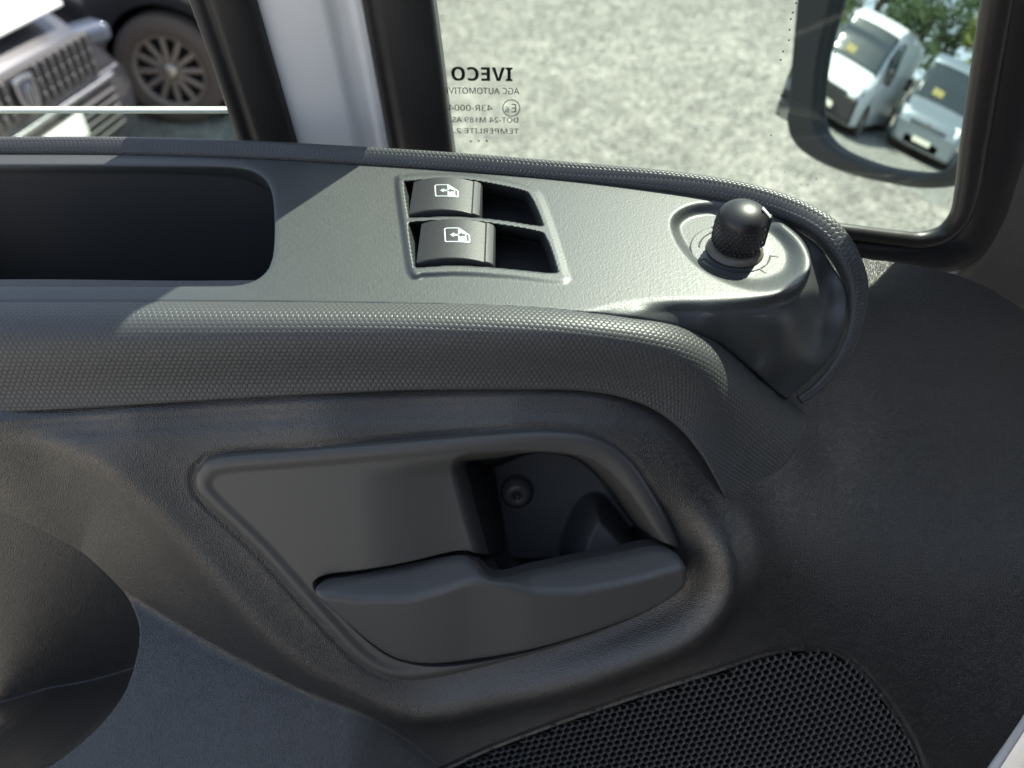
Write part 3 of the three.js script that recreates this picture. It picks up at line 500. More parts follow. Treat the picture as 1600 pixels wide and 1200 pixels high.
// ---- mirror adjusting knob on its disc
{
  const k = sub(door, 'mirror_knob', 'round dimpled mirror adjusting knob on a scored disc');
  const c = [[90.1,45.1,-30.2]][0]; k.applyMatrix4(topBasis([c[0], c[1], c[2]]));
  const KS = 0.84; const lathe = (pts, n = 64) => new THREE.LatheGeometry(pts.map(p => new THREE.Vector2(p[0] * MM, p[1] * MM)), n);
  const disc = add(k, 'disc', lathe([[0, 0], [17.2, 0], [17.8, -0.4], [17.9, -1.5]]), M.console); disc.position.y = 0.5 * MM;
  // scored arc with short spokes on the disc
  const arc = new THREE.TorusGeometry(14.1 * MM, 0.36 * MM, 6, 60, 2.5); arc.rotateX(Math.PI / 2); arc.rotateY(-0.25);
  const arc2 = new THREE.TorusGeometry(14.1 * MM, 0.36 * MM, 6, 30, 0.9); arc2.rotateX(Math.PI / 2); arc2.rotateY(-3.3);
  add(disc, 'score_line', arc, M.black); add(disc, 'score_line', arc2, M.black);
  for (const a of [0.25, 1.0, 2.75, 4.35]) { const s = box(3.4 * MM, 0.4 * MM, 0.7 * MM, 15.7 * MM, 0.05 * MM, 0); s.rotateY(-a); add(disc, 'score_line', s, M.black); }
  for (const [a, r] of [[0.05, 12.6], [0.7, 13.2]]) { const tri = new THREE.Shape([new THREE.Vector2(-1.3, -0.9), new THREE.Vector2(1.3, -0.9), new THREE.Vector2(0, 1.3)].map(p => p.multiplyScalar(MM))); const g = new THREE.ShapeGeometry(tri); g.rotateX(-Math.PI / 2); g.translate(r * MM, 0.15 * MM, 0); g.rotateY(-a); add(disc, 'arrow_mark', g, M.whitePrint); }
  add(k, 'base_ring', lathe([[0, 0.6], [11.6, 0.6], [11.5, 1.2], [10.6, 2.8], [8, 3.4]]), M.beige);
  const prof = [[9.2, 3.6], [10.4, 3.9], [11.2, 5.2], [11.9, 9], [12.0, 15], [11.7, 18.5]]; for (let i = 0; i <= 14; i++) { const a = i / 14 * Math.PI / 2; prof.push([11.6 * Math.cos(a) * (1 - 0.0 * i) + 0.02, 19.3 + 7.2 * Math.sin(a)]); }
  add(k, 'cap', lathe(prof.map(p => [p[0] * KS, p[1] * KS]), 72), M.knob);
  const dots = [], dotG = new THREE.SphereGeometry(0.55 * MM, 8, 6);
  for (let r = 0; r < 7; r++) for (let i = 0; i < 34; i++) { const a = (i + (r & 1) * 0.5) / 34 * 2 * Math.PI, y = 6.2 + r * 1.95, rad = 11.55 + 0.35 * Math.sin(Math.PI * clamp((y - 5) / 14, 0, 1)); if (Math.cos(a - 0.25) > 0.93) continue; const g = dotG.clone(); g.translate(Math.cos(a) * rad * KS * MM, y * KS * MM, Math.sin(a) * rad * KS * MM); dots.push(g); }
  const dm = add(k, 'grip_dot', mergeGeometries(dots), M.knob); dm.userData.kind = 'stuff';
  const pt = add(k, 'pointer', box(2.4 * MM, 14 * MM, 3.6 * MM, 9.6 * MM, 12 * MM, 0, 1.0 * MM), M.knob); pt.rotation.y = -0.25;
  const mk = add(pt, 'pointer_mark', box(4.0 * MM, 0.5 * MM, 1.9 * MM, 0, 0, 0, 0.2 * MM), M.whitePrint); mk.position.set(7.7 * MM, 20.4 * MM, 0); mk.rotation.z = -0.75;
}

// ---- window pillar between sliding and fixed pane: painted post between two rubber channels
add(door, 'glass_channel', strip([[-146.4,150.9,-130.9],[-145.6,110.5,-135.7],[-144,82,-139.2],[-142.3,32.8,-145.1],[-141.6,13.1,-147.4]], [[-117.7,150.9,-130.9],[-115.9,110.5,-135.7],[-114.5,82,-139.2],[-112,32.8,-145.1],[-110.8,13.1,-147.4]], t => 5 * Math.pow(Math.sin(Math.PI * clamp(t, 0, 1)), 0.5) - 2.2 * Math.exp(-(((t - 0.28) / 0.09) ** 2)), 14, 520), M.rubber, 'black rubber channel of the lowered pane');
add(door, 'window_post', strip([[-119.4,150.3,-134.4],[-117.5,109.6,-139],[-116.1,80.9,-142.2],[-113.5,31.4,-147.9],[-112.3,11.7,-150.2]], [[-69.8,150.3,-134.4],[-67.5,109.6,-139],[-66.1,80.9,-142.2],[-63.9,31.4,-147.9],[-63,11.7,-150.2]], t => 2.5 * Math.sin(Math.PI * t) - 3.0 * ss(0.62, 0.74, t) + 2.4 * ss(0.84, 0.92, t), 14, 520), M.whitePaint, 'white painted post between the panes');
add(door, 'glass_channel', strip([[-69.4,150.9,-130.9],[-67.5,110.5,-135.7],[-66.2,82,-139.2],[-64.1,32.8,-145.1],[-63.3,13.1,-147.4]], [[-37.6,150.9,-130.9],[-35.5,110.5,-135.7],[-33.7,82,-139.2],[-31,32.8,-145.1],[-29.7,13.1,-147.4]], t => 5 * Math.pow(Math.sin(Math.PI * clamp(t, 0, 1)), 0.5) - 1.8 * Math.exp(-(((t - 0.16) / 0.07) ** 2)), 14, 520), M.rubber, 'black rubber channel of the fixed pane');

// ---- panes
const paneFrom = (pts, t) => { // flat pane with real thickness, outline in door coordinates (mm)
  const s = new THREE.Shape(pts.map(p => new THREE.Vector2(p[0] * MM, p[1] * MM))), g = new THREE.ShapeGeometry(s), p = g.attributes.position;
  for (let i = 0; i < p.count; i++) p.setZ(i, (-150 + 0.12 * (p.getY(i) / MM - 50)) * MM + t);
  g.computeVertexNormals(); return g;
};
const fixedPane = add(door, 'fixed_pane', paneFrom([[-100, 520, -93.6], [265, 520, -93.6]].concat([[235.1,108.5,-143],[254.1,44.3,-150.7],[268.1,-7.9,-156.9],[268.2,-33.2,-160],[231.7,-38,-160.6],[171.8,-30.8,-159.7],[38.2,-30.8,-159.7],[-38.2,-30.8,-159.7]]), 0), M.glass, 'fixed quarter window pane with printed stamp');
{ // manufacturer's stamp, printed on the outside and so read in reverse from here
  const c = document.createElement('canvas'); c.width = 1024; c.height = 1024; const x = c.getContext('2d');
  x.fillStyle = '#000'; x.fillRect(0, 0, 1024, 1024); x.fillStyle = x.strokeStyle = '#fff'; x.textBaseline = 'alphabetic';
  const line = (s, y, size, w, font = 'sans-serif', x0 = 40) => { x.font = `${font.includes('bold') ? 'bold ' : ''}${size}px sans-serif`; const k = w / x.measureText(s).width; x.save(); x.translate(x0, y); x.scale(k, 1); x.fillText(s, 0, 0); x.restore(); };
  line('IVECO', 262, 200, 660, 'bold', 105); line('AGC AUTOMOTIVE', 402, 92, 800); line('43R-00049', 590, 92, 540, 'sans-serif', 330); line('DOT-24 M189 AS2', 722, 82, 790); line('TEMPERLITE 2.1', 850, 82, 790);
  x.lineWidth = 9; x.beginPath(); x.arc(125, 556, 92, 0, 7); x.stroke(); x.font = '128px sans-serif'; x.fillText('E', 62, 602); x.font = '84px sans-serif'; x.fillText('6', 148, 602);
  for (const k of [0, 1, 2]) { x.beginPath(); x.arc(400 + k * 90, 938 + k * 4, 11, 0, 7); x.fill(); }
  const t = new THREE.CanvasTexture(c); t.magFilter = THREE.LinearFilter;
  const m = new THREE.MeshStandardMaterial({ color: 0x101214, roughness: 0.7, alphaMap: t, alphaTest: 0.45 });
  const [tr, tl, br] = [[5.6,82.3,-146.1],[-42.8,82.9,-146],[5.5,32.3,-152.1]];
  const g = new THREE.BufferGeometry(), bl = tl.map((q, i) => q + br[i] - tr[i]);
  g.setAttribute('position', new THREE.Float32BufferAttribute([tr, tl, br, bl].flatMap(p => [p[0] * MM, p[1] * MM, (p[2] - 0.4) * MM]), 3)); g.setAttribute('uv', new THREE.Float32BufferAttribute([0, 1, 1, 1, 0, 0, 1, 0], 2)); g.setIndex([0, 1, 2, 2, 1, 3]); g.computeVertexNormals();
  add(fixedPane, 'glass_stamp', g, m);
  const dots = [[130.9,107.1,-143.1],[130.6,102.8,-143.7],[130.5,99.9,-144],[131.3,94.9,-144.6],[132.3,90,-145.2],[131,84.5,-145.9],[130.9,80.4,-146.4],[136.1,62,-148.6],[136,58.5,-149],[137.3,52.2,-149.7],[136.5,39.9,-151.2]];
  for (const p of dots) { const d = add(fixedPane, 'print_dot', new THREE.CircleGeometry(0.42 * MM, 12), M.black); d.position.set(p[0] * MM, p[1] * MM, (p[2] - 0.3) * MM); }
}
{ // dried dirt specks on the outside of the fixed pane
  const corners = [[137.4,102.8,-143.7],[240.6,5,-155.4]], dirt = plastic([0.42, 0.38, 0.30], 0.9);
  for (let i = 0; i < 26; i++) { const d = add(fixedPane, 'dirt_speck', new THREE.CircleGeometry((0.14 + 0.42 * rnd() * rnd()) * MM, 9), dirt), x = lerp(corners[0][0], corners[1][0], rnd()), y = lerp(corners[0][1], corners[1][1], rnd()); d.position.set(x * MM, y * MM, (-150 + 0.12 * (y - 50) - 0.35) * MM); d.scale.y = 0.7 + 0.6 * rnd(); }
}
const slide = add(door, 'sliding_pane', paneFrom([[-315.8,52.9,-149.6],[-143.2,52.6,-149.7],[-144.4,5,-155.4],[-344.7,5,-155.4]], -0.004), M.glass, 'nearly lowered sliding window pane');
{ const [a, b] = [[-316,52.6,-149.7],[-142.7,53.3,-149.6]]; const g = new RoundedBoxGeometry((b[0] - a[0]) * MM, 2.4 * MM, 4.6 * MM, 3, 1.1 * MM); const e = add(slide, 'ground_edge', g, M.glassEdge); e.position.set((a[0] + b[0]) / 2 * MM, a[1] * MM, (a[2] - 4) * MM); }

// ---- frame and seal round the fixed pane, and the dark pillar lining on the right
add(door, 'pane_seal', swept([[102,6.1,-125.3],[147.5,1.1,-125.9],[179.8,-3.1,-126.4],[209,-7.4,-126.9],[223.5,-8.7,-127],[234,-3.9,-126.5],[237.6,6.9,-125.2],[234.3,24,-123.1],[225.5,51.3,-119.8],[215.4,83.6,-116],[205.9,114.5,-112.3],[194.4,155,-107.4]], t => [lerp(4.2, 6.8, ss(0.35, 0.6, t)), lerp(4.2, 6.0, ss(0.35, 0.6, t))], 160, 28, new THREE.Vector3(0, 0, 1), [30, 30]), M.seal, 'glossy dark seal round the fixed pane');
add(door, 'pane_frame', swept([[104.5,-7.4,-126.9],[150.7,-10.8,-127.3],[187,-14.4,-127.7],[220.1,-17.9,-128.2],[240.2,-18.4,-128.2],[251.4,-11.7,-127.4],[253,3.6,-125.6],[247.5,25.9,-122.9],[238.6,58.1,-119],[226.4,95.3,-114.6],[216.1,127.3,-110.7],[207.9,155,-107.4]], t => [lerp(6.5, 13, ss(0.3, 0.45, t)), 6], 160, 24, new THREE.Vector3(0, 0, 1), [30, 30]), M.rubber);
add(door, 'pillar_lining', strip([[207.6,155.8,-102.7],[216,133.2,-105.7],[232.1,88,-111.5],[247.5,46.1,-116.9],[253.8,12.2,-121.2],[254.1,-17.5,-124.9],[250,-40.9,-127.9],[272.7,-90.9,-136.9],[311.3,-174.9,-153.2]], [[450, 160, -66], [450, 130, -66], [450, 90, -66], [450, 50, -66], [450, 20, -66], [450, -20, -66], [450, -60, -66], [450, -110, -70], [450, -190, -80]], t => 6 * Math.sin(Math.PI * Math.min(1, t * 3) / 2), 20, 520), M.trim);
add(door, 'painted_flange', strip([[205.3,-178.4,109.5],[219.5,-153.9,92.8],[235.9,-134.9,75.7],[248.6,-121.1,63.3],[267.7,-101.5,45.6]], [[209.7,-181.1,110.6],[224.5,-156.6,93.2],[241.1,-137.7,76.2],[254.1,-123.9,63.8],[273.3,-104.1,46]], t => 1.2 * Math.sin(Math.PI * t), 10), M.whitePaint, 'thin white painted edge of the door');
add(door, 'top_frame', swept([[-430, 525, -97], [-100, 527, -94], [200, 525, -94], [470, 515, -94]], () => [14, 12], 40, 16, new THREE.Vector3(0, 0, 1), [30, 30]), M.rubber);
add(door, 'front_edge', box(0.02, 0.5, 0.16, 0.45, -0.2, -0.06, 0.006), M.whitePaint);
// outer skin closes the door behind its trim
add(door, 'outer_skin', box(0.62, 0.30, 0.012, 0.02, -0.26, -0.20, 0.005), M.whitePaint);

// ---- wing mirror on its arm
{
  const wm = sub(door, 'wing_mirror', 'black wing mirror reflecting two parked vans');
  const n = new THREE.Vector3(-0.9, 0.18, 0.44).normalize(), e1 = new THREE.Vector3(0, 1, 0).cross(n).normalize(), e2 = n.clone().cross(e1), c = new THREE.Vector3(318.7, -36.15, -411.5);
  const B = new THREE.Matrix4().makeBasis(e1, e2, n).setPosition(c.clone().multiplyScalar(MM));
  const flat = pts => pts.map(p => { const q = new THREE.Vector3(...p).sub(c); return [q.dot(e1), q.dot(e2)]; });
  const outer = curve(flat([[266.7,58.2,-556.5],[268,1.1,-530.4],[268.8,-43.9,-510.3],[270,-80,-493.2],[270.3,-97,-485.7],[275.3,-109.5,-470.3],[285.8,-114.1,-447],[304.8,-110.9,-409.5],[326.9,-100.4,-368.5],[341,-91.4,-343.2],[353.6,-78.4,-322.8],[361.1,-62.9,-313.8],[365.7,-37.4,-314.8],[367.8,5.3,-328],[368.9,52.5,-345.1],[367.9,95.8,-364.9]]), true, 8);
  const inner = curve(flat([[287,56.8,-514.3],[286.6,10.6,-496.2],[284,-29.6,-485.1],[284.2,-59.6,-472.4],[285.6,-79.3,-461.5],[289.7,-91.8,-448],[300.9,-96.5,-423.2],[321.2,-91.9,-383.5],[339.9,-81,-349.8],[349.2,-70.3,-335.2],[354.5,-55.1,-330.5],[357.4,-30.9,-334.4],[359.2,7.9,-346.7],[360.3,48.1,-360.8],[360.4,85.7,-376.1]]), true, 8);
  const sh = new THREE.Shape(outer.map(p => new THREE.Vector2(p[0] * MM, p[1] * MM))); sh.holes.push(new THREE.Path(inner.map(p => new THREE.Vector2(p[0] * MM, p[1] * MM))));
  const hg = new THREE.ExtrudeGeometry(sh, { depth: 0.05, bevelEnabled: true, bevelThickness: 0.006, bevelSize: 0.004, bevelOffset: -0.004, bevelSegments: 4 }); hg.translate(0, 0, -0.048);
  const house = add(wm, 'housing', hg, M.mirrorHousing = plastic([0.02, 0.021, 0.023], 0.5)); house.applyMatrix4(B);
  const backS = new THREE.Shape(outer.map(p => new THREE.Vector2(p[0] * MM * 0.96, p[1] * MM * 0.96)));
  const bg = new THREE.ExtrudeGeometry(backS, { depth: 0.05, bevelEnabled: true, bevelThickness: 0.03, bevelSize: 0.02, bevelOffset: -0.02, bevelSegments: 5 }); bg.translate(0, 0, -0.13);
  add(wm, 'back_shell', bg, M.mirrorHousing).applyMatrix4(B);
  // convex mirror glass, radius 1.4 m
  const R = 1400, xs = inner.map(p => p[0]), ys = inner.map(p => p[1]), x0 = Math.min(...xs) - 3, x1 = Math.max(...xs) + 3, y0 = Math.min(...ys) - 3, y1 = Math.max(...ys) + 3, N = 80, P = [], Nn = [], UVs = [], I = [];
  for (let j = 0; j <= N; j++) for (let i = 0; i <= N; i++) { const x = lerp(x0, x1, i / N), y = lerp(y0, y1, j / N), z = Math.sqrt(R * R - x * x - y * y) - R; P.push(x * MM, y * MM, z * MM); Nn.push(x / R, y / R, (z + R) / R); UVs.push(x / 100, y / 100); }
  for (let j = 0; j < N; j++) for (let i = 0; i < N; i++) { const a = j * (N + 1) + i; I.push(a, a + 1, a + N + 2, a, a + N + 2, a + N + 1); }
  const mg = new THREE.BufferGeometry(); mg.setAttribute('position', new THREE.Float32BufferAttribute(P, 3)); mg.setAttribute('normal', new THREE.Float32BufferAttribute(Nn, 3)); mg.setAttribute('uv', new THREE.Float32BufferAttribute(UVs, 2)); mg.setIndex(I);
  const glass = add(wm, 'mirror_glass', mg, M.mirror); glass.applyMatrix4(B);
  const armG = swept([[385, 40, -440], [420, 60, -300], [440, 40, -190], [440, 20, -140]], () => [24, 16], 40, 20, new THREE.Vector3(1, 0, 0), [40, 40]); add(wm, 'arm', armG, M.mirrorHousing);
}

// ================================================================== setting
{
  const a = periodicNoise(9), b = periodicNoise(53), c = periodicNoise(256), e = periodicNoise(170);
  const tone = dataTex(1024, 1024, (i, j) => { const x = i / 1024, y = j / 1024, v = 0.51 + 0.06 * (a(x, y) - 0.5) + 0.12 * (b(x, y) - 0.5) + 0.22 * (c(x, y) - 0.5), w = e(x, y) > 0.82 ? 0.86 : 1; return [255 * clamp(v * w, 0, 1), 255 * clamp(v * w * 0.985, 0, 1), 255 * clamp(v * w * 0.935, 0, 1)]; }, true);
  const bump = dataTex(1024, 1024, (i, j) => 255 * (0.7 * c(i / 1024, j / 1024) + 0.3 * b(i / 1024, j / 1024)));
  const m = new THREE.MeshStandardMaterial({ roughness: 0.95, map: tone, bumpMap: bump, bumpScale: 0.005 });
  const g = new THREE.PlaneGeometry(500, 500, 1, 1); g.rotateX(-Math.PI / 2); { const uv = g.attributes.uv; for (let i = 0; i < uv.count; i++) uv.setXY(i, uv.getX(i) * 500 / 4.3, uv.getY(i) * 500 / 4.3); }
  const o = add(scene, 'gravel_yard', g, m); o.userData.kind = 'structure';
}

{ // loose stones on the part of the yard seen through the panes
  const n = 42000, g = new THREE.IcosahedronGeometry(1, 0), m = new THREE.MeshStandardMaterial({ roughness: 0.95 }), o = new THREE.InstancedMesh(g, m, n), q = new THREE.Quaternion(), M4 = new THREE.Matrix4(), c = new THREE.Color();
  for (let i = 0; i < n; i++) { const s = 0.004 + 0.006 * rnd() * rnd() + 0.003 * rnd(); q.setFromEuler(new THREE.Euler(rnd() * 6, rnd() * 6, rnd() * 6)); M4.compose(new THREE.Vector3(-2.6 + 6.2 * rnd(), s * 0.05, -1.0 - 6.6 * rnd()), q, new THREE.Vector3(s * (0.8 + 0.6 * rnd()), s * (0.6 + 0.4 * rnd()), s * (0.8 + 0.6 * rnd()))); o.setMatrixAt(i, M4); const k = 0.245 + 0.075 * rnd(); o.setColorAt(i, c.setRGB(k, k * (0.96 + 0.04 * rnd()), k * (0.84 + 0.1 * rnd()))); }
  o.name = 'gravel_stones'; o.castShadow = o.receiveShadow = true; o.userData = { kind: 'stuff', label: 'loose pale gravel stones on the yard', category: 'gravel' }; scene.add(o);
}

// ------------------------------------------------------------------ vehicles
const paint = (rgb, rough = 0.3, metal = 0.2) => { const m = new THREE.MeshPhysicalMaterial({ roughness: rough, metalness: metal, clearcoat: 1, clearcoatRoughness: 0.05 }); m.color.setRGB(...rgb); return m; };
const V = {
  plum: paint([0.036, 0.037, 0.046], 0.35, 0.3), dark: paint([0.030, 0.033, 0.040], 0.35, 0.3), navy: paint([0.022, 0.028, 0.045], 0.35, 0.3),
  silver: paint([0.20, 0.235, 0.26], 0.35, 0.4), white: paint([0.66, 0.68, 0.68], 0.4, 0),
  tyre: plastic([0.085, 0.070, 0.058], 0.9), rim: plastic([0.26, 0.225, 0.19], 0.5, null, 0, { metalness: 0.4 }), hub: plastic([0.5, 0.47, 0.4], 0.35, null, 0, { metalness: 0.8 }),
  liner: plastic([0.11, 0.075, 0.05], 0.9), blackPlastic: plastic([0.02, 0.02, 0.022], 0.55), fin: plastic([0.09, 0.088, 0.092], 0.35, null, 0, { metalness: 0.4 }), chrome: plastic([0.42, 0.43, 0.45], 0.22, null, 0, { metalness: 1 }),
  lamp: plastic([0.07, 0.085, 0.12], 0.12, null, 0, { clearcoat: 1 }), vanLamp: plastic([0.6, 0.63, 0.66], 0.1, null, 0, { clearcoat: 1 }), plate: plastic([0.78, 0.76, 0.62], 0.5), window: plastic([0.02, 0.028, 0.030], 0.06, null, 0, { clearcoat: 1 }),
  card: plastic([0.24, 0.21, 0.06], 0.7),
};
// body lofted along x: top(x), belt(x), roof half-width share(x), wheel arches cut into its lower edge
function bodyLoft({ L, W, top, belt, share, wheels, wr, clear = 0.2 }) {
  const xs = new Set(); for (let x = -L / 2; x < L / 2 - 1e-6; x += 0.05) xs.add(+x.toFixed(3)); xs.add(L / 2); xs.add(L / 2 - 0.015); const ra = wr + 0.05;
  for (const w of wheels) for (let k = 0; k <= 16; k++) xs.add(+(w + ra * Math.cos(k / 16 * Math.PI)).toFixed(3)); for (const w of wheels) { xs.add(w + ra + 0.004); xs.add(w - ra - 0.004); }
  const X = [...xs].sort((p, q) => p - q);
  const half = x => W / 2 * (1 - 0.10 * ss(0.62, 1, Math.abs(x) / (L / 2)) ** 2 - 0.05 * ss(0.95, 1, Math.abs(x) / (L / 2)));
  const low = x => { let y = clear; for (const w of wheels) { const d = Math.abs(x - w); if (d <= ra) y = Math.max(y, wr + Math.sqrt(ra * ra - d * d)); } return y; };
  const section = x => {
    const w = half(x), T = top(x), B = Math.min(belt(x), T - 0.02), y0 = Math.min(low(x), B - 0.05), r = w * share(x), e = Math.min(0.09, (T - B) * 0.35);
    return [[w * 0.955, y0], [w * 0.985, lerp(y0, B, 0.3)], [w, lerp(y0, B, 0.62)], [w * 0.985, B], [lerp(w * 0.965, r, 0.5), lerp(B, T, 0.48)], [r, T - e], [r * 0.92, T - e * 0.28], [r * 0.5, T - 0.002], [0, T + 0.006]];
  };
  const at = (x, f) => { const s = section(x), i = Math.min(Math.floor(f), 7), t = f - i; return [lerp(s[i][0], s[i + 1][0], t), lerp(s[i][1], s[i + 1][1], t)]; };
  const P = [], I = [], n = 17;
  for (const x of X) { const s = section(x); for (let k = 0; k < n; k++) { const p = k < 9 ? s[k] : s[16 - k]; P.push(x, p[1], k < 9 ? p[0] : -p[0]); } }
  for (let i = 0; i < X.length - 1; i++) for (let k = 0; k < n - 1; k++) { const a = i * n + k, b = a + n; I.push(a, b, a + 1, a + 1, b, b + 1); }
  for (const [i, s] of [[0, 1], [X.length - 1, -1]]) { const c = P.length / 3; P.push(X[i], (top(X[i]) + clear) / 2, 0); for (let k = 0; k < n; k++) { const a = i * n + k, b = i * n + (k + 1) % n; s > 0 ? I.push(c, a, b) : I.push(c, b, a); } }
  const g = new THREE.BufferGeometry(); g.setAttribute('position', new THREE.Float32BufferAttribute(P, 3)); g.setIndex(I); g.computeVertexNormals();
  g.patch = (x0, x1, f0, f1, sides = [1, -1], off = 0.006, slant = 0) => { // panel or glass lying on the body
    const Q = [], J = [], nx = 14, nf = 10;
    for (const s of sides) { const base = Q.length / 3; for (let i = 0; i <= nx; i++) for (let k = 0; k <= nf; k++) { const f = lerp(f0, f1, k / nf), x = lerp(x0, x1, i / nx) - slant * (k / nf) * (1 - i / nx), p = at(x, f), q = at(x, Math.min(f + 0.05, 8)), q0 = at(x, Math.max(f - 0.05, 0)); const tz = q[0] - q0[0], ty = q[1] - q0[1], l = Math.hypot(tz, ty) || 1; const dx = (top(x + 0.02) - top(x - 0.02)) / 0.04, up = f > 5 ? 1 : 0; Q.push(x - up * off * dx * 0.9, p[1] + (-tz / l) * off, s * (p[0] + (ty / l) * off)); }
      for (let i = 0; i < nx; i++) for (let k = 0; k < nf; k++) { const a = base + i * (nf + 1) + k, b = a + nf + 1; s > 0 ? J.push(a, b, a + 1, a + 1, b, b + 1) : J.push(a, a + 1, b, a + 1, b + 1, b); } }
    const q = new THREE.BufferGeometry(); q.setAttribute('position', new THREE.Float32BufferAttribute(Q, 3)); q.setIndex(J); q.computeVertexNormals(); return q;
  };
  g.half = half; return g;
}
function wheelOn(car, x, z, r, width, spokes = 12) {
  const s = Math.sign(z), w = sub(car, 'wheel'); w.position.set(x, r, z);
  const lathe = (pts, n = 40) => { const g = new THREE.LatheGeometry(pts.map(p => new THREE.Vector2(p[0], p[1])), n); g.rotateX(Math.PI / 2 * s); return g; };
  const h = width / 2; add(w, 'tyre', lathe([[r * 0.66, -h * 0.8], [r * 0.7, -h], [r * 0.92, -h], [r, -h * 0.7], [r, h * 0.7], [r * 0.985, h * 0.8], [r * 0.93, h * 0.98], [r * 0.80, h * 1.02], [r * 0.68, h * 0.9], [r * 0.65, h * 0.7]]), V.tyre);
  const rim = add(w, 'rim', lathe([[r * 0.655, h * 0.85], [r * 0.63, h * 0.82], [r * 0.60, h * 0.45], [r * 0.58, -h * 0.5], [0, -h * 0.5]]), V.blackPlastic);
  for (let k = 0; k < spokes; k++) { const g = box(r * 0.46, r * 0.095, h * 0.22, r * 0.39, 0, h * 0.62 * s, 0.008); g.rotateZ(k / spokes * 2 * Math.PI); add(rim, 'spoke', g, V.rim); }
  add(rim, 'rim_edge', lathe([[r * 0.655, h * 0.85], [r * 0.66, h * 0.9], [r * 0.62, h * 0.88], [r * 0.60, h * 0.6]]), V.rim);
  add(rim, 'hub_cap', lathe([[0, h * 0.95], [r * 0.09, h * 0.95], [r * 0.13, h * 0.86], [r * 0.16, h * 0.6]], 24), V.hub);
}
const mirrorX = (o) => [1, -1].map(o);
function linerOn(car, x, W, r) { const g = new THREE.CylinderGeometry(r + 0.048, r + 0.048, W * 0.90, 32, 1, true, 0, Math.PI); g.rotateX(Math.PI / 2); g.rotateZ(0); const o = add(car, 'wheel_arch_liner', g, V.liner); o.position.set(x, r, 0); }
const ramp = pts => x => { if (x <= pts[0][0]) return pts[0][1]; for (let i = 1; i < pts.length; i++) if (x < pts[i][0]) { const t = (x - pts[i - 1][0]) / (pts[i][0] - pts[i - 1][0]); return lerp(pts[i - 1][1], pts[i][1], t * t * (3 - 2 * t) * 0.5 + t * 0.5); } return pts[pts.length - 1][1]; };

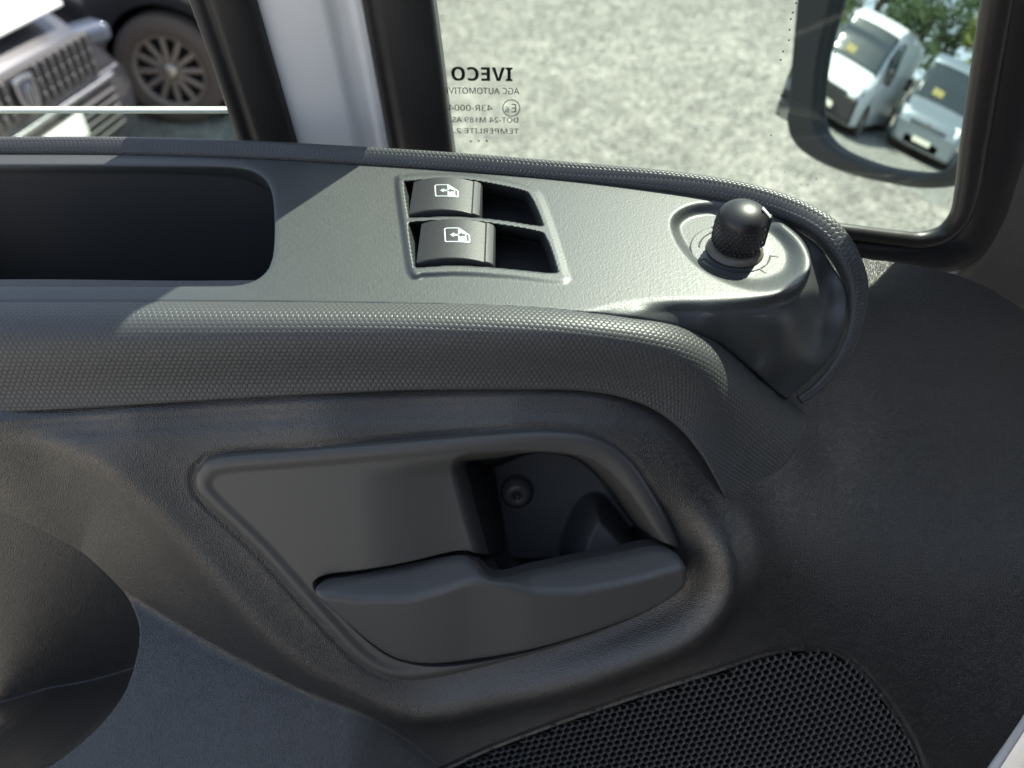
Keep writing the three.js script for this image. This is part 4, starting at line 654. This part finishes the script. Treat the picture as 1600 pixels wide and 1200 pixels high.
function hatchback(label, material, bonnetMaterial, detailed) {
  const car = thing('parked_car', label, 'car', 'cars parked in the row beyond the door'), L = 4.2, W = 1.8, wr = 0.31, wheels = [-1.28, 1.33];
  const top = ramp([[-2.1, 0.72], [-2.06, 1.0], [-1.9, 1.16], [-1.45, 1.42], [-0.6, 1.48], [0.1, 1.42], [0.55, 1.22], [1.0, 0.98], [1.5, 0.90], [1.9, 0.80], [2.05, 0.70], [2.1, 0.56]]), belt = ramp([[-2.1, 0.66], [-1.8, 0.92], [0.8, 0.88], [1.4, 0.80], [2.1, 0.50]]), share = ramp([[-2.1, 0.7], [-1.5, 0.70], [0.3, 0.70], [0.9, 0.80], [1.6, 0.84], [2.1, 0.80]]);
  const g = bodyLoft({ L, W, top, belt, share, wheels, wr }); add(car, 'body', g, material);
  for (const x of wheels) { for (const z of [0.80, -0.80]) wheelOn(car, x, z, wr, 0.2); linerOn(car, x, W, wr); }
  add(car, 'underbody', box(L * 0.9, 0.06, W * 0.8, 0, 0.23, 0), V.blackPlastic);
  add(car, 'windscreen', g.patch(0.14, 0.96, 5.2, 8), V.window); add(car, 'rear_window', g.patch(-1.92, -1.5, 5.3, 8), V.window);
  for (const s of [1, -1]) add(car, 'side_window', g.patch(-1.3, 0.55, 3.15, 4.85, [s], 0.006, -0.35), V.window);
  add(car, 'bonnet', g.patch(1.06, 1.86, 5.6, 8, [1, -1], 0.009), bonnetMaterial);
  add(car, 'front_bumper', box(0.05, 0.34, 1.44, 2.085, 0.36, 0, 0.02), material);
  for (const s of [1, -1]) { const h = add(car, 'headlight', box(0.16, 0.10, 0.30, 0, 0, 0, 0.04), V.lamp); h.position.set(1.955, 0.66, s * 0.68); h.rotation.y = s * 0.45; add(car, 'wing_mirror', box(0.12, 0.13, 0.2, 0.55, 0.98, s * 0.98, 0.04), V.blackPlastic); }
  if (detailed) {
    const up = sub(car, 'grille'), x = 2.115;
    add(up, 'grille_panel', box(0.03, 0.20, 1.12, x - 0.012, 0.635, 0, 0.012), V.blackPlastic);
    for (let i = -9; i <= 9; i++) { if (Math.abs(i) < 2) continue; for (let r = 0; r < 3; r++) add(up, 'grille_fin', box(0.02, 0.052 - 0.004 * r, 0.022, x + 0.008, 0.70 - r * 0.058, i * 0.056, 0.006), V.fin); }
    const lo = sub(car, 'lower_grille'); add(lo, 'lower_panel', box(0.03, 0.22, 1.2, x - 0.008, 0.36, 0, 0.01), V.blackPlastic);
    for (let r = 0; r < 5; r++) add(lo, 'slat', box(0.03, 0.014, 1.16, x + 0.012, 0.28 + r * 0.042, 0, 0.005), V.fin);
    add(car, 'chrome_strip', box(0.03, 0.022, 1.24, x + 0.004, 0.505, 0, 0.008), V.chrome);
    const shield = new THREE.Shape(); shield.moveTo(-0.062, 0.075); shield.quadraticCurveTo(0, 0.095, 0.062, 0.075); shield.quadraticCurveTo(0.072, 0.0, 0.052, -0.045); shield.quadraticCurveTo(0.03, -0.08, 0, -0.09); shield.quadraticCurveTo(-0.03, -0.08, -0.052, -0.045); shield.quadraticCurveTo(-0.072, 0, -0.062, 0.075);
    const eg = new THREE.ExtrudeGeometry(shield, { depth: 0.012, bevelEnabled: true, bevelThickness: 0.004, bevelSize: 0.005, bevelSegments: 2 }); eg.rotateY(Math.PI / 2); const em = add(car, 'emblem', eg, V.chrome); em.position.set(x + 0.014, 0.64, 0); em.scale.set(1, 0.9, 0.9);
    const fg = new THREE.ExtrudeGeometry(shield, { depth: 0.003, bevelEnabled: false }); fg.scale(0.84, 0.84, 1); fg.rotateY(Math.PI / 2); const fl = add(em, 'shield_field', fg, V.navy); fl.position.x = 0.0155;
    // heraldic head in relief, three sweeping strokes
    for (const [p, q, r] of [[[0.0, 0.05], [-0.035, 0.01], [-0.02, -0.05]], [[0.012, 0.045], [-0.01, 0.0], [0.004, -0.06]], [[0.03, 0.03], [0.02, -0.01], [0.026, -0.045]]]) { const c3 = new THREE.QuadraticBezierCurve3(new THREE.Vector3(0, p[1], -p[0]), new THREE.Vector3(0, q[1], -q[0]), new THREE.Vector3(0, r[1], -r[0])); const t = add(em, 'relief_stroke', new THREE.TubeGeometry(c3, 16, 0.0055, 6), V.chrome); t.position.x = 0.02; }
    add(car, 'number_plate', box(0.012, 0.11, 0.52, x + 0.035, 0.40, 0, 0.004), V.whitePlate ??= plastic([0.8, 0.8, 0.78], 0.5));
  }
  return car;
}
const car1 = hatchback('dark grey car with shield emblem, its nose towards the lowered pane', V.plum, V.plum, true);
car1.rotation.y = -0.16; { const h = new THREE.Vector3(Math.cos(0.16), 0, Math.sin(0.16)); car1.position.set(-2.13, 0, -3.05).addScaledVector(h, -2.12); car1.updateMatrixWorld(); }
{ // white board added to give the bright area on the emblem car's bonnet
  const o = add(scene, 'added_white_board', box(0.62, 0.02, 1.2, 0, 0, 0, 0.008), plastic([0.80, 0.81, 0.79], 0.5)); o.userData = { label: 'white board added for the bright area on the bonnet of the emblem car', category: 'board' };
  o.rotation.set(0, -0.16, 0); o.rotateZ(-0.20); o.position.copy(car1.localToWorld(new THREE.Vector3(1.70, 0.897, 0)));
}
const car2 = hatchback('black car with brown-dusted spoked wheel, parked behind the emblem car', V.dark, V.dark, false);
car2.position.set(-1.98 - 1.33, 0, -4.2 - 0.9);
const car3 = hatchback('dark blue car farthest from the door, its nose past the white post', V.navy, V.navy, false);
car3.position.set(-2.35, 0, -8.0);

function cargoVan(label, upper, lower, fancy) {
  const van = thing('parked_van', label, 'van', 'vans seen in the wing mirror'), L = 5.4, W = 2.0, wr = 0.34, wheels = [-1.65, 1.75];
  const top = ramp([[-2.7, 2.36], [-2.6, 2.46], [0.9, 2.48], [1.25, 2.36], [1.55, 1.95], [2.0, 1.33], [2.35, 1.14], [2.58, 1.02], [2.67, 0.86], [2.7, 0.7]]), belt = ramp([[-2.7, 1.35], [1.2, 1.30], [1.9, 1.14], [2.4, 0.96], [2.7, 0.62]]), share = ramp([[-2.7, 0.88], [0.9, 0.86], [1.5, 0.82], [2.0, 0.84], [2.7, 0.86]]);
  const g = bodyLoft({ L, W, top, belt, share, wheels, wr, clear: 0.24 }); add(van, 'body', g, upper);
  for (const x of wheels) { for (const z of [0.88, -0.88]) wheelOn(van, x, z, wr, 0.21, 8); linerOn(van, x, W, wr); }
  add(van, 'underbody', box(L * 0.92, 0.06, W * 0.8, 0, 0.27, 0), V.blackPlastic);
  add(van, 'windscreen', g.patch(1.36, 1.98, 5.15, 8, [1, -1], 0.012), V.window);
  for (const s of [1, -1]) { add(van, 'side_window', g.patch(0.55, 1.55, 3.2, 4.6, [s], 0.008), V.window); add(van, 'wing_mirror', box(0.14, 0.34, 0.2, 1.72, 1.42, s * 1.12, 0.05), V.blackPlastic); const h = add(van, 'headlight', box(0.14, 0.30, 0.28, 0, 0, 0, 0.06), V.vanLamp); h.position.set(2.53, 0.92, s * 0.74); h.rotation.set(0, s * 0.5, 0.45); }
  const bp = add(van, 'front_bumper', box(0.18, 0.54, 1.76, 2.66, 0.52, 0, 0.06), lower);
  const gr = sub(van, 'grille'); add(gr, 'grille_panel', box(0.06, 0.17, 1.05, 2.70, 0.76, 0, 0.02), V.blackPlastic);
  for (let r = 0; r < 3; r++) add(gr, 'slat', box(0.03, 0.02, 1.0, 2.735, 0.71 + r * 0.05, 0, 0.006), fancy ? V.chrome : V.blackPlastic);
  add(bp, 'air_intake', box(0.03, 0.2, 1.0, 2.735, 0.40, 0, 0.01), V.blackPlastic);
  add(van, 'number_plate', box(0.02, 0.12, 0.52, 2.76, 0.46, 0, 0.004), V.plate);
  for (const k of fancy ? [0, 1] : []) { const s = new THREE.Shape([[-0.11, -0.03], [0, 0.05], [0.11, -0.03], [0.11, -0.065], [0, 0.015], [-0.11, -0.065]].map(p => new THREE.Vector2(...p))); const e = new THREE.ExtrudeGeometry(s, { depth: 0.02, bevelEnabled: false }); e.rotateY(Math.PI / 2); const c = add(van, 'chevron', e, V.chrome); c.position.set(2.735, 0.86 - k * 0.07, 0); }
  { const cd = add(van, 'price_card', box(0.28, 0.005, 0.32, 0, 0, 0), V.card); cd.position.set(1.83, 1.60, -0.22); cd.rotation.z = -0.93; }
  return van;
}
const van2 = cargoVan('silver grey van with yellow price card, right of the mirror image', V.silver, V.silver, true);
van2.position.set(-10.9 - 2.7, 0, -0.78);
const van1 = cargoVan('white van with black bumper and yellow price card, left of the mirror image', V.white, V.blackPlastic, false);
van1.position.set(-9.0 - 2.7, 0, -3.2); van1.rotation.y = 0.06;

const van3 = cargoVan('added unseen cream-white van, its sunlit side bouncing warm light onto the door', V.cream = paint([0.82, 0.77, 0.68], 0.4, 0), V.cream, false);  // reflector van added out of view; cream tint warms its bounce
van3.position.set(-3.3, 0, 2.95); van3.rotation.y = -0.36;

// ------------------------------------------------------------------ trees behind the vans
const leafMats = [[0.10, 0.16, 0.030], [0.055, 0.105, 0.028], [0.16, 0.20, 0.035]].map(c => { const m = new THREE.MeshPhysicalMaterial({ roughness: 0.8, transmission: 0.35, thickness: 0, side: THREE.DoubleSide }); m.color.setRGB(...c); return m; });
const bark = plastic([0.10, 0.075, 0.055], 0.95);
function tree(x, z, h, r, mat, label) {
  const t = thing('leafy_tree', label, 'tree', 'trees behind the vans'); t.position.set(x, 0, z);
  const limbs = [], limb = (a, b, r0, r1) => { const d = b.clone().sub(a), g = new THREE.CylinderGeometry(r1, r0, d.length(), 8); g.translate(0, d.length() / 2, 0); g.applyQuaternion(new THREE.Quaternion().setFromUnitVectors(new THREE.Vector3(0, 1, 0), d.normalize())); g.translate(a.x, a.y, a.z); limbs.push(g); };
  const crownY = h * 0.6; limb(new THREE.Vector3(), new THREE.Vector3(0.1, crownY, 0), 0.2, 0.1);
  const clumps = [];
  for (let i = 0; i < 22; i++) { const a = rnd() * 6.28, q = Math.sqrt(rnd()) * r * 0.85, y = h * (0.10 + 0.84 * rnd()), k = Math.sqrt(Math.max(0.1, 1 - ((y / h - 0.5) / 0.52) ** 2)); const c = new THREE.Vector3(Math.cos(a) * q * k, y, Math.sin(a) * q * k); clumps.push([c, r * (0.22 + 0.16 * rnd())]); limb(new THREE.Vector3(0.05, Math.min(crownY, y * 0.7), 0), c, 0.06, 0.015); }
  add(t, 'trunk', mergeGeometries(limbs), bark);
  const P = [], I = [], v = new THREE.Vector3(), e = new THREE.Euler(), q = new THREE.Quaternion();
  for (const [c, cr] of clumps) for (let i = 0; i < 420; i++) {
    v.set(rnd() - 0.5, rnd() - 0.5, rnd() - 0.5).normalize().multiplyScalar(cr * Math.cbrt(0.15 + 0.85 * rnd()) * (0.8 + 0.5 * rnd())).add(c);
    q.setFromEuler(e.set(rnd() * 6.28, rnd() * 6.28, rnd() * 6.28)); const s = 0.05 + 0.06 * rnd(), k = P.length / 3;
    for (const [a, b] of [[-1, 0], [0, -0.55], [1, 0], [0, 0.55]]) { const w = new THREE.Vector3(a * s, b * s, 0).applyQuaternion(q).add(v); P.push(w.x, w.y, w.z); }
    I.push(k, k + 1, k + 2, k, k + 2, k + 3);
  }
  const g = new THREE.BufferGeometry(); g.setAttribute('position', new THREE.Float32BufferAttribute(P, 3)); g.setIndex(I); g.computeVertexNormals(); add(t, 'crown', g, leafMats[mat]);
}
tree(-21, -6.6, 7.0, 2.6, 1, 'dark green tree behind the white van');
tree(-20, -3.4, 6.6, 2.3, 1, 'dark leafy tree between the two vans');
tree(-19.5, -0.2, 6.2, 2.1, 2, 'bright yellow-green tree over the silver van');
tree(-22.5, 2.6, 5.0, 1.9, 0, 'small green tree at the right end of the tree row');
tree(-23, -10.5, 7.5, 2.8, 0, 'wide green tree at the far left of the tree row');

// ------------------------------------------------------------------ the van this door belongs to, standing to the right of it
{
  const van = thing('open_van', 'white van cab with dark interior, beside its open door', 'van'); van.position.set(0.46, 0, -0.04);
  van.rotation.y = -2.15; // local +x runs rearwards along the body side, local -z into the cab
  const B = (name, w, h, d, x, y, z, m, r = 0.02, label) => add(van, name, box(w, h, d, x, y, z, r), m, label);
  const cloth = plastic([0.03, 0.03, 0.034], 0.9), liner = plastic([0.04, 0.04, 0.042], 0.7);
  const into = -1;
  B('hinge_pillar', 0.14, 0.86, 0.16, -0.02, 0.93, into * 0.10, M.whitePaint); B('sill', 1.3, 0.16, 0.2, 0.6, 0.50, into * 0.12, M.whitePaint);
  B('rear_pillar', 0.2, 1.75, 0.14, 1.28, 1.35, into * 0.09, M.whitePaint); B('roof', 1.9, 0.08, 1.8, 0.75, 2.28, into * 0.95, M.whitePaint, 0.03);
  const ap = B('windscreen_pillar', 0.1, 1.15, 0.1, 0, 0, 0, M.whitePaint); ap.position.set(-0.02, 1.82, into * 0.1); ap.rotation.z = -0.42;
  B('headlining', 1.8, 0.03, 1.7, 0.75, 2.215, into * 0.95, liner); B('front_wing', 0.95, 0.7, 0.12, -0.58, 0.92, into * 0.10, M.whitePaint, 0.05); B('cab_floor', 1.5, 0.06, 1.75, 0.6, 0.62, into * 0.98, liner); B('bulkhead', 0.05, 1.7, 1.8, 1.42, 1.45, into * 0.98, liner);
  B('far_side', 1.9, 1.7, 0.06, 0.6, 1.4, into * 1.9, liner); B('dashboard', 0.45, 0.5, 1.7, -0.12, 1.12, into * 1.0, liner, 0.1);
  const seat = sub(van, 'driver_seat'); add(seat, 'cushion', box(0.52, 0.16, 0.52, 0.72, 1.0, into * 0.55, 0.06), cloth); const bk = add(seat, 'backrest', box(0.14, 0.66, 0.5, 0, 0, 0, 0.06), cloth); bk.position.set(1.08, 1.36, into * 0.55); bk.rotation.z = -0.2; add(seat, 'seat_base', box(0.42, 0.28, 0.42, 0.74, 0.79, into * 0.55, 0.03), liner);
  for (const [x, z] of [[-0.75, 0.0], [-0.75, -1.75]]) wheelOn(van, x, z * 1 + (z ? 0.02 : -0.16), 0.36, 0.22, 8);
}

renderer.render(scene, camera);
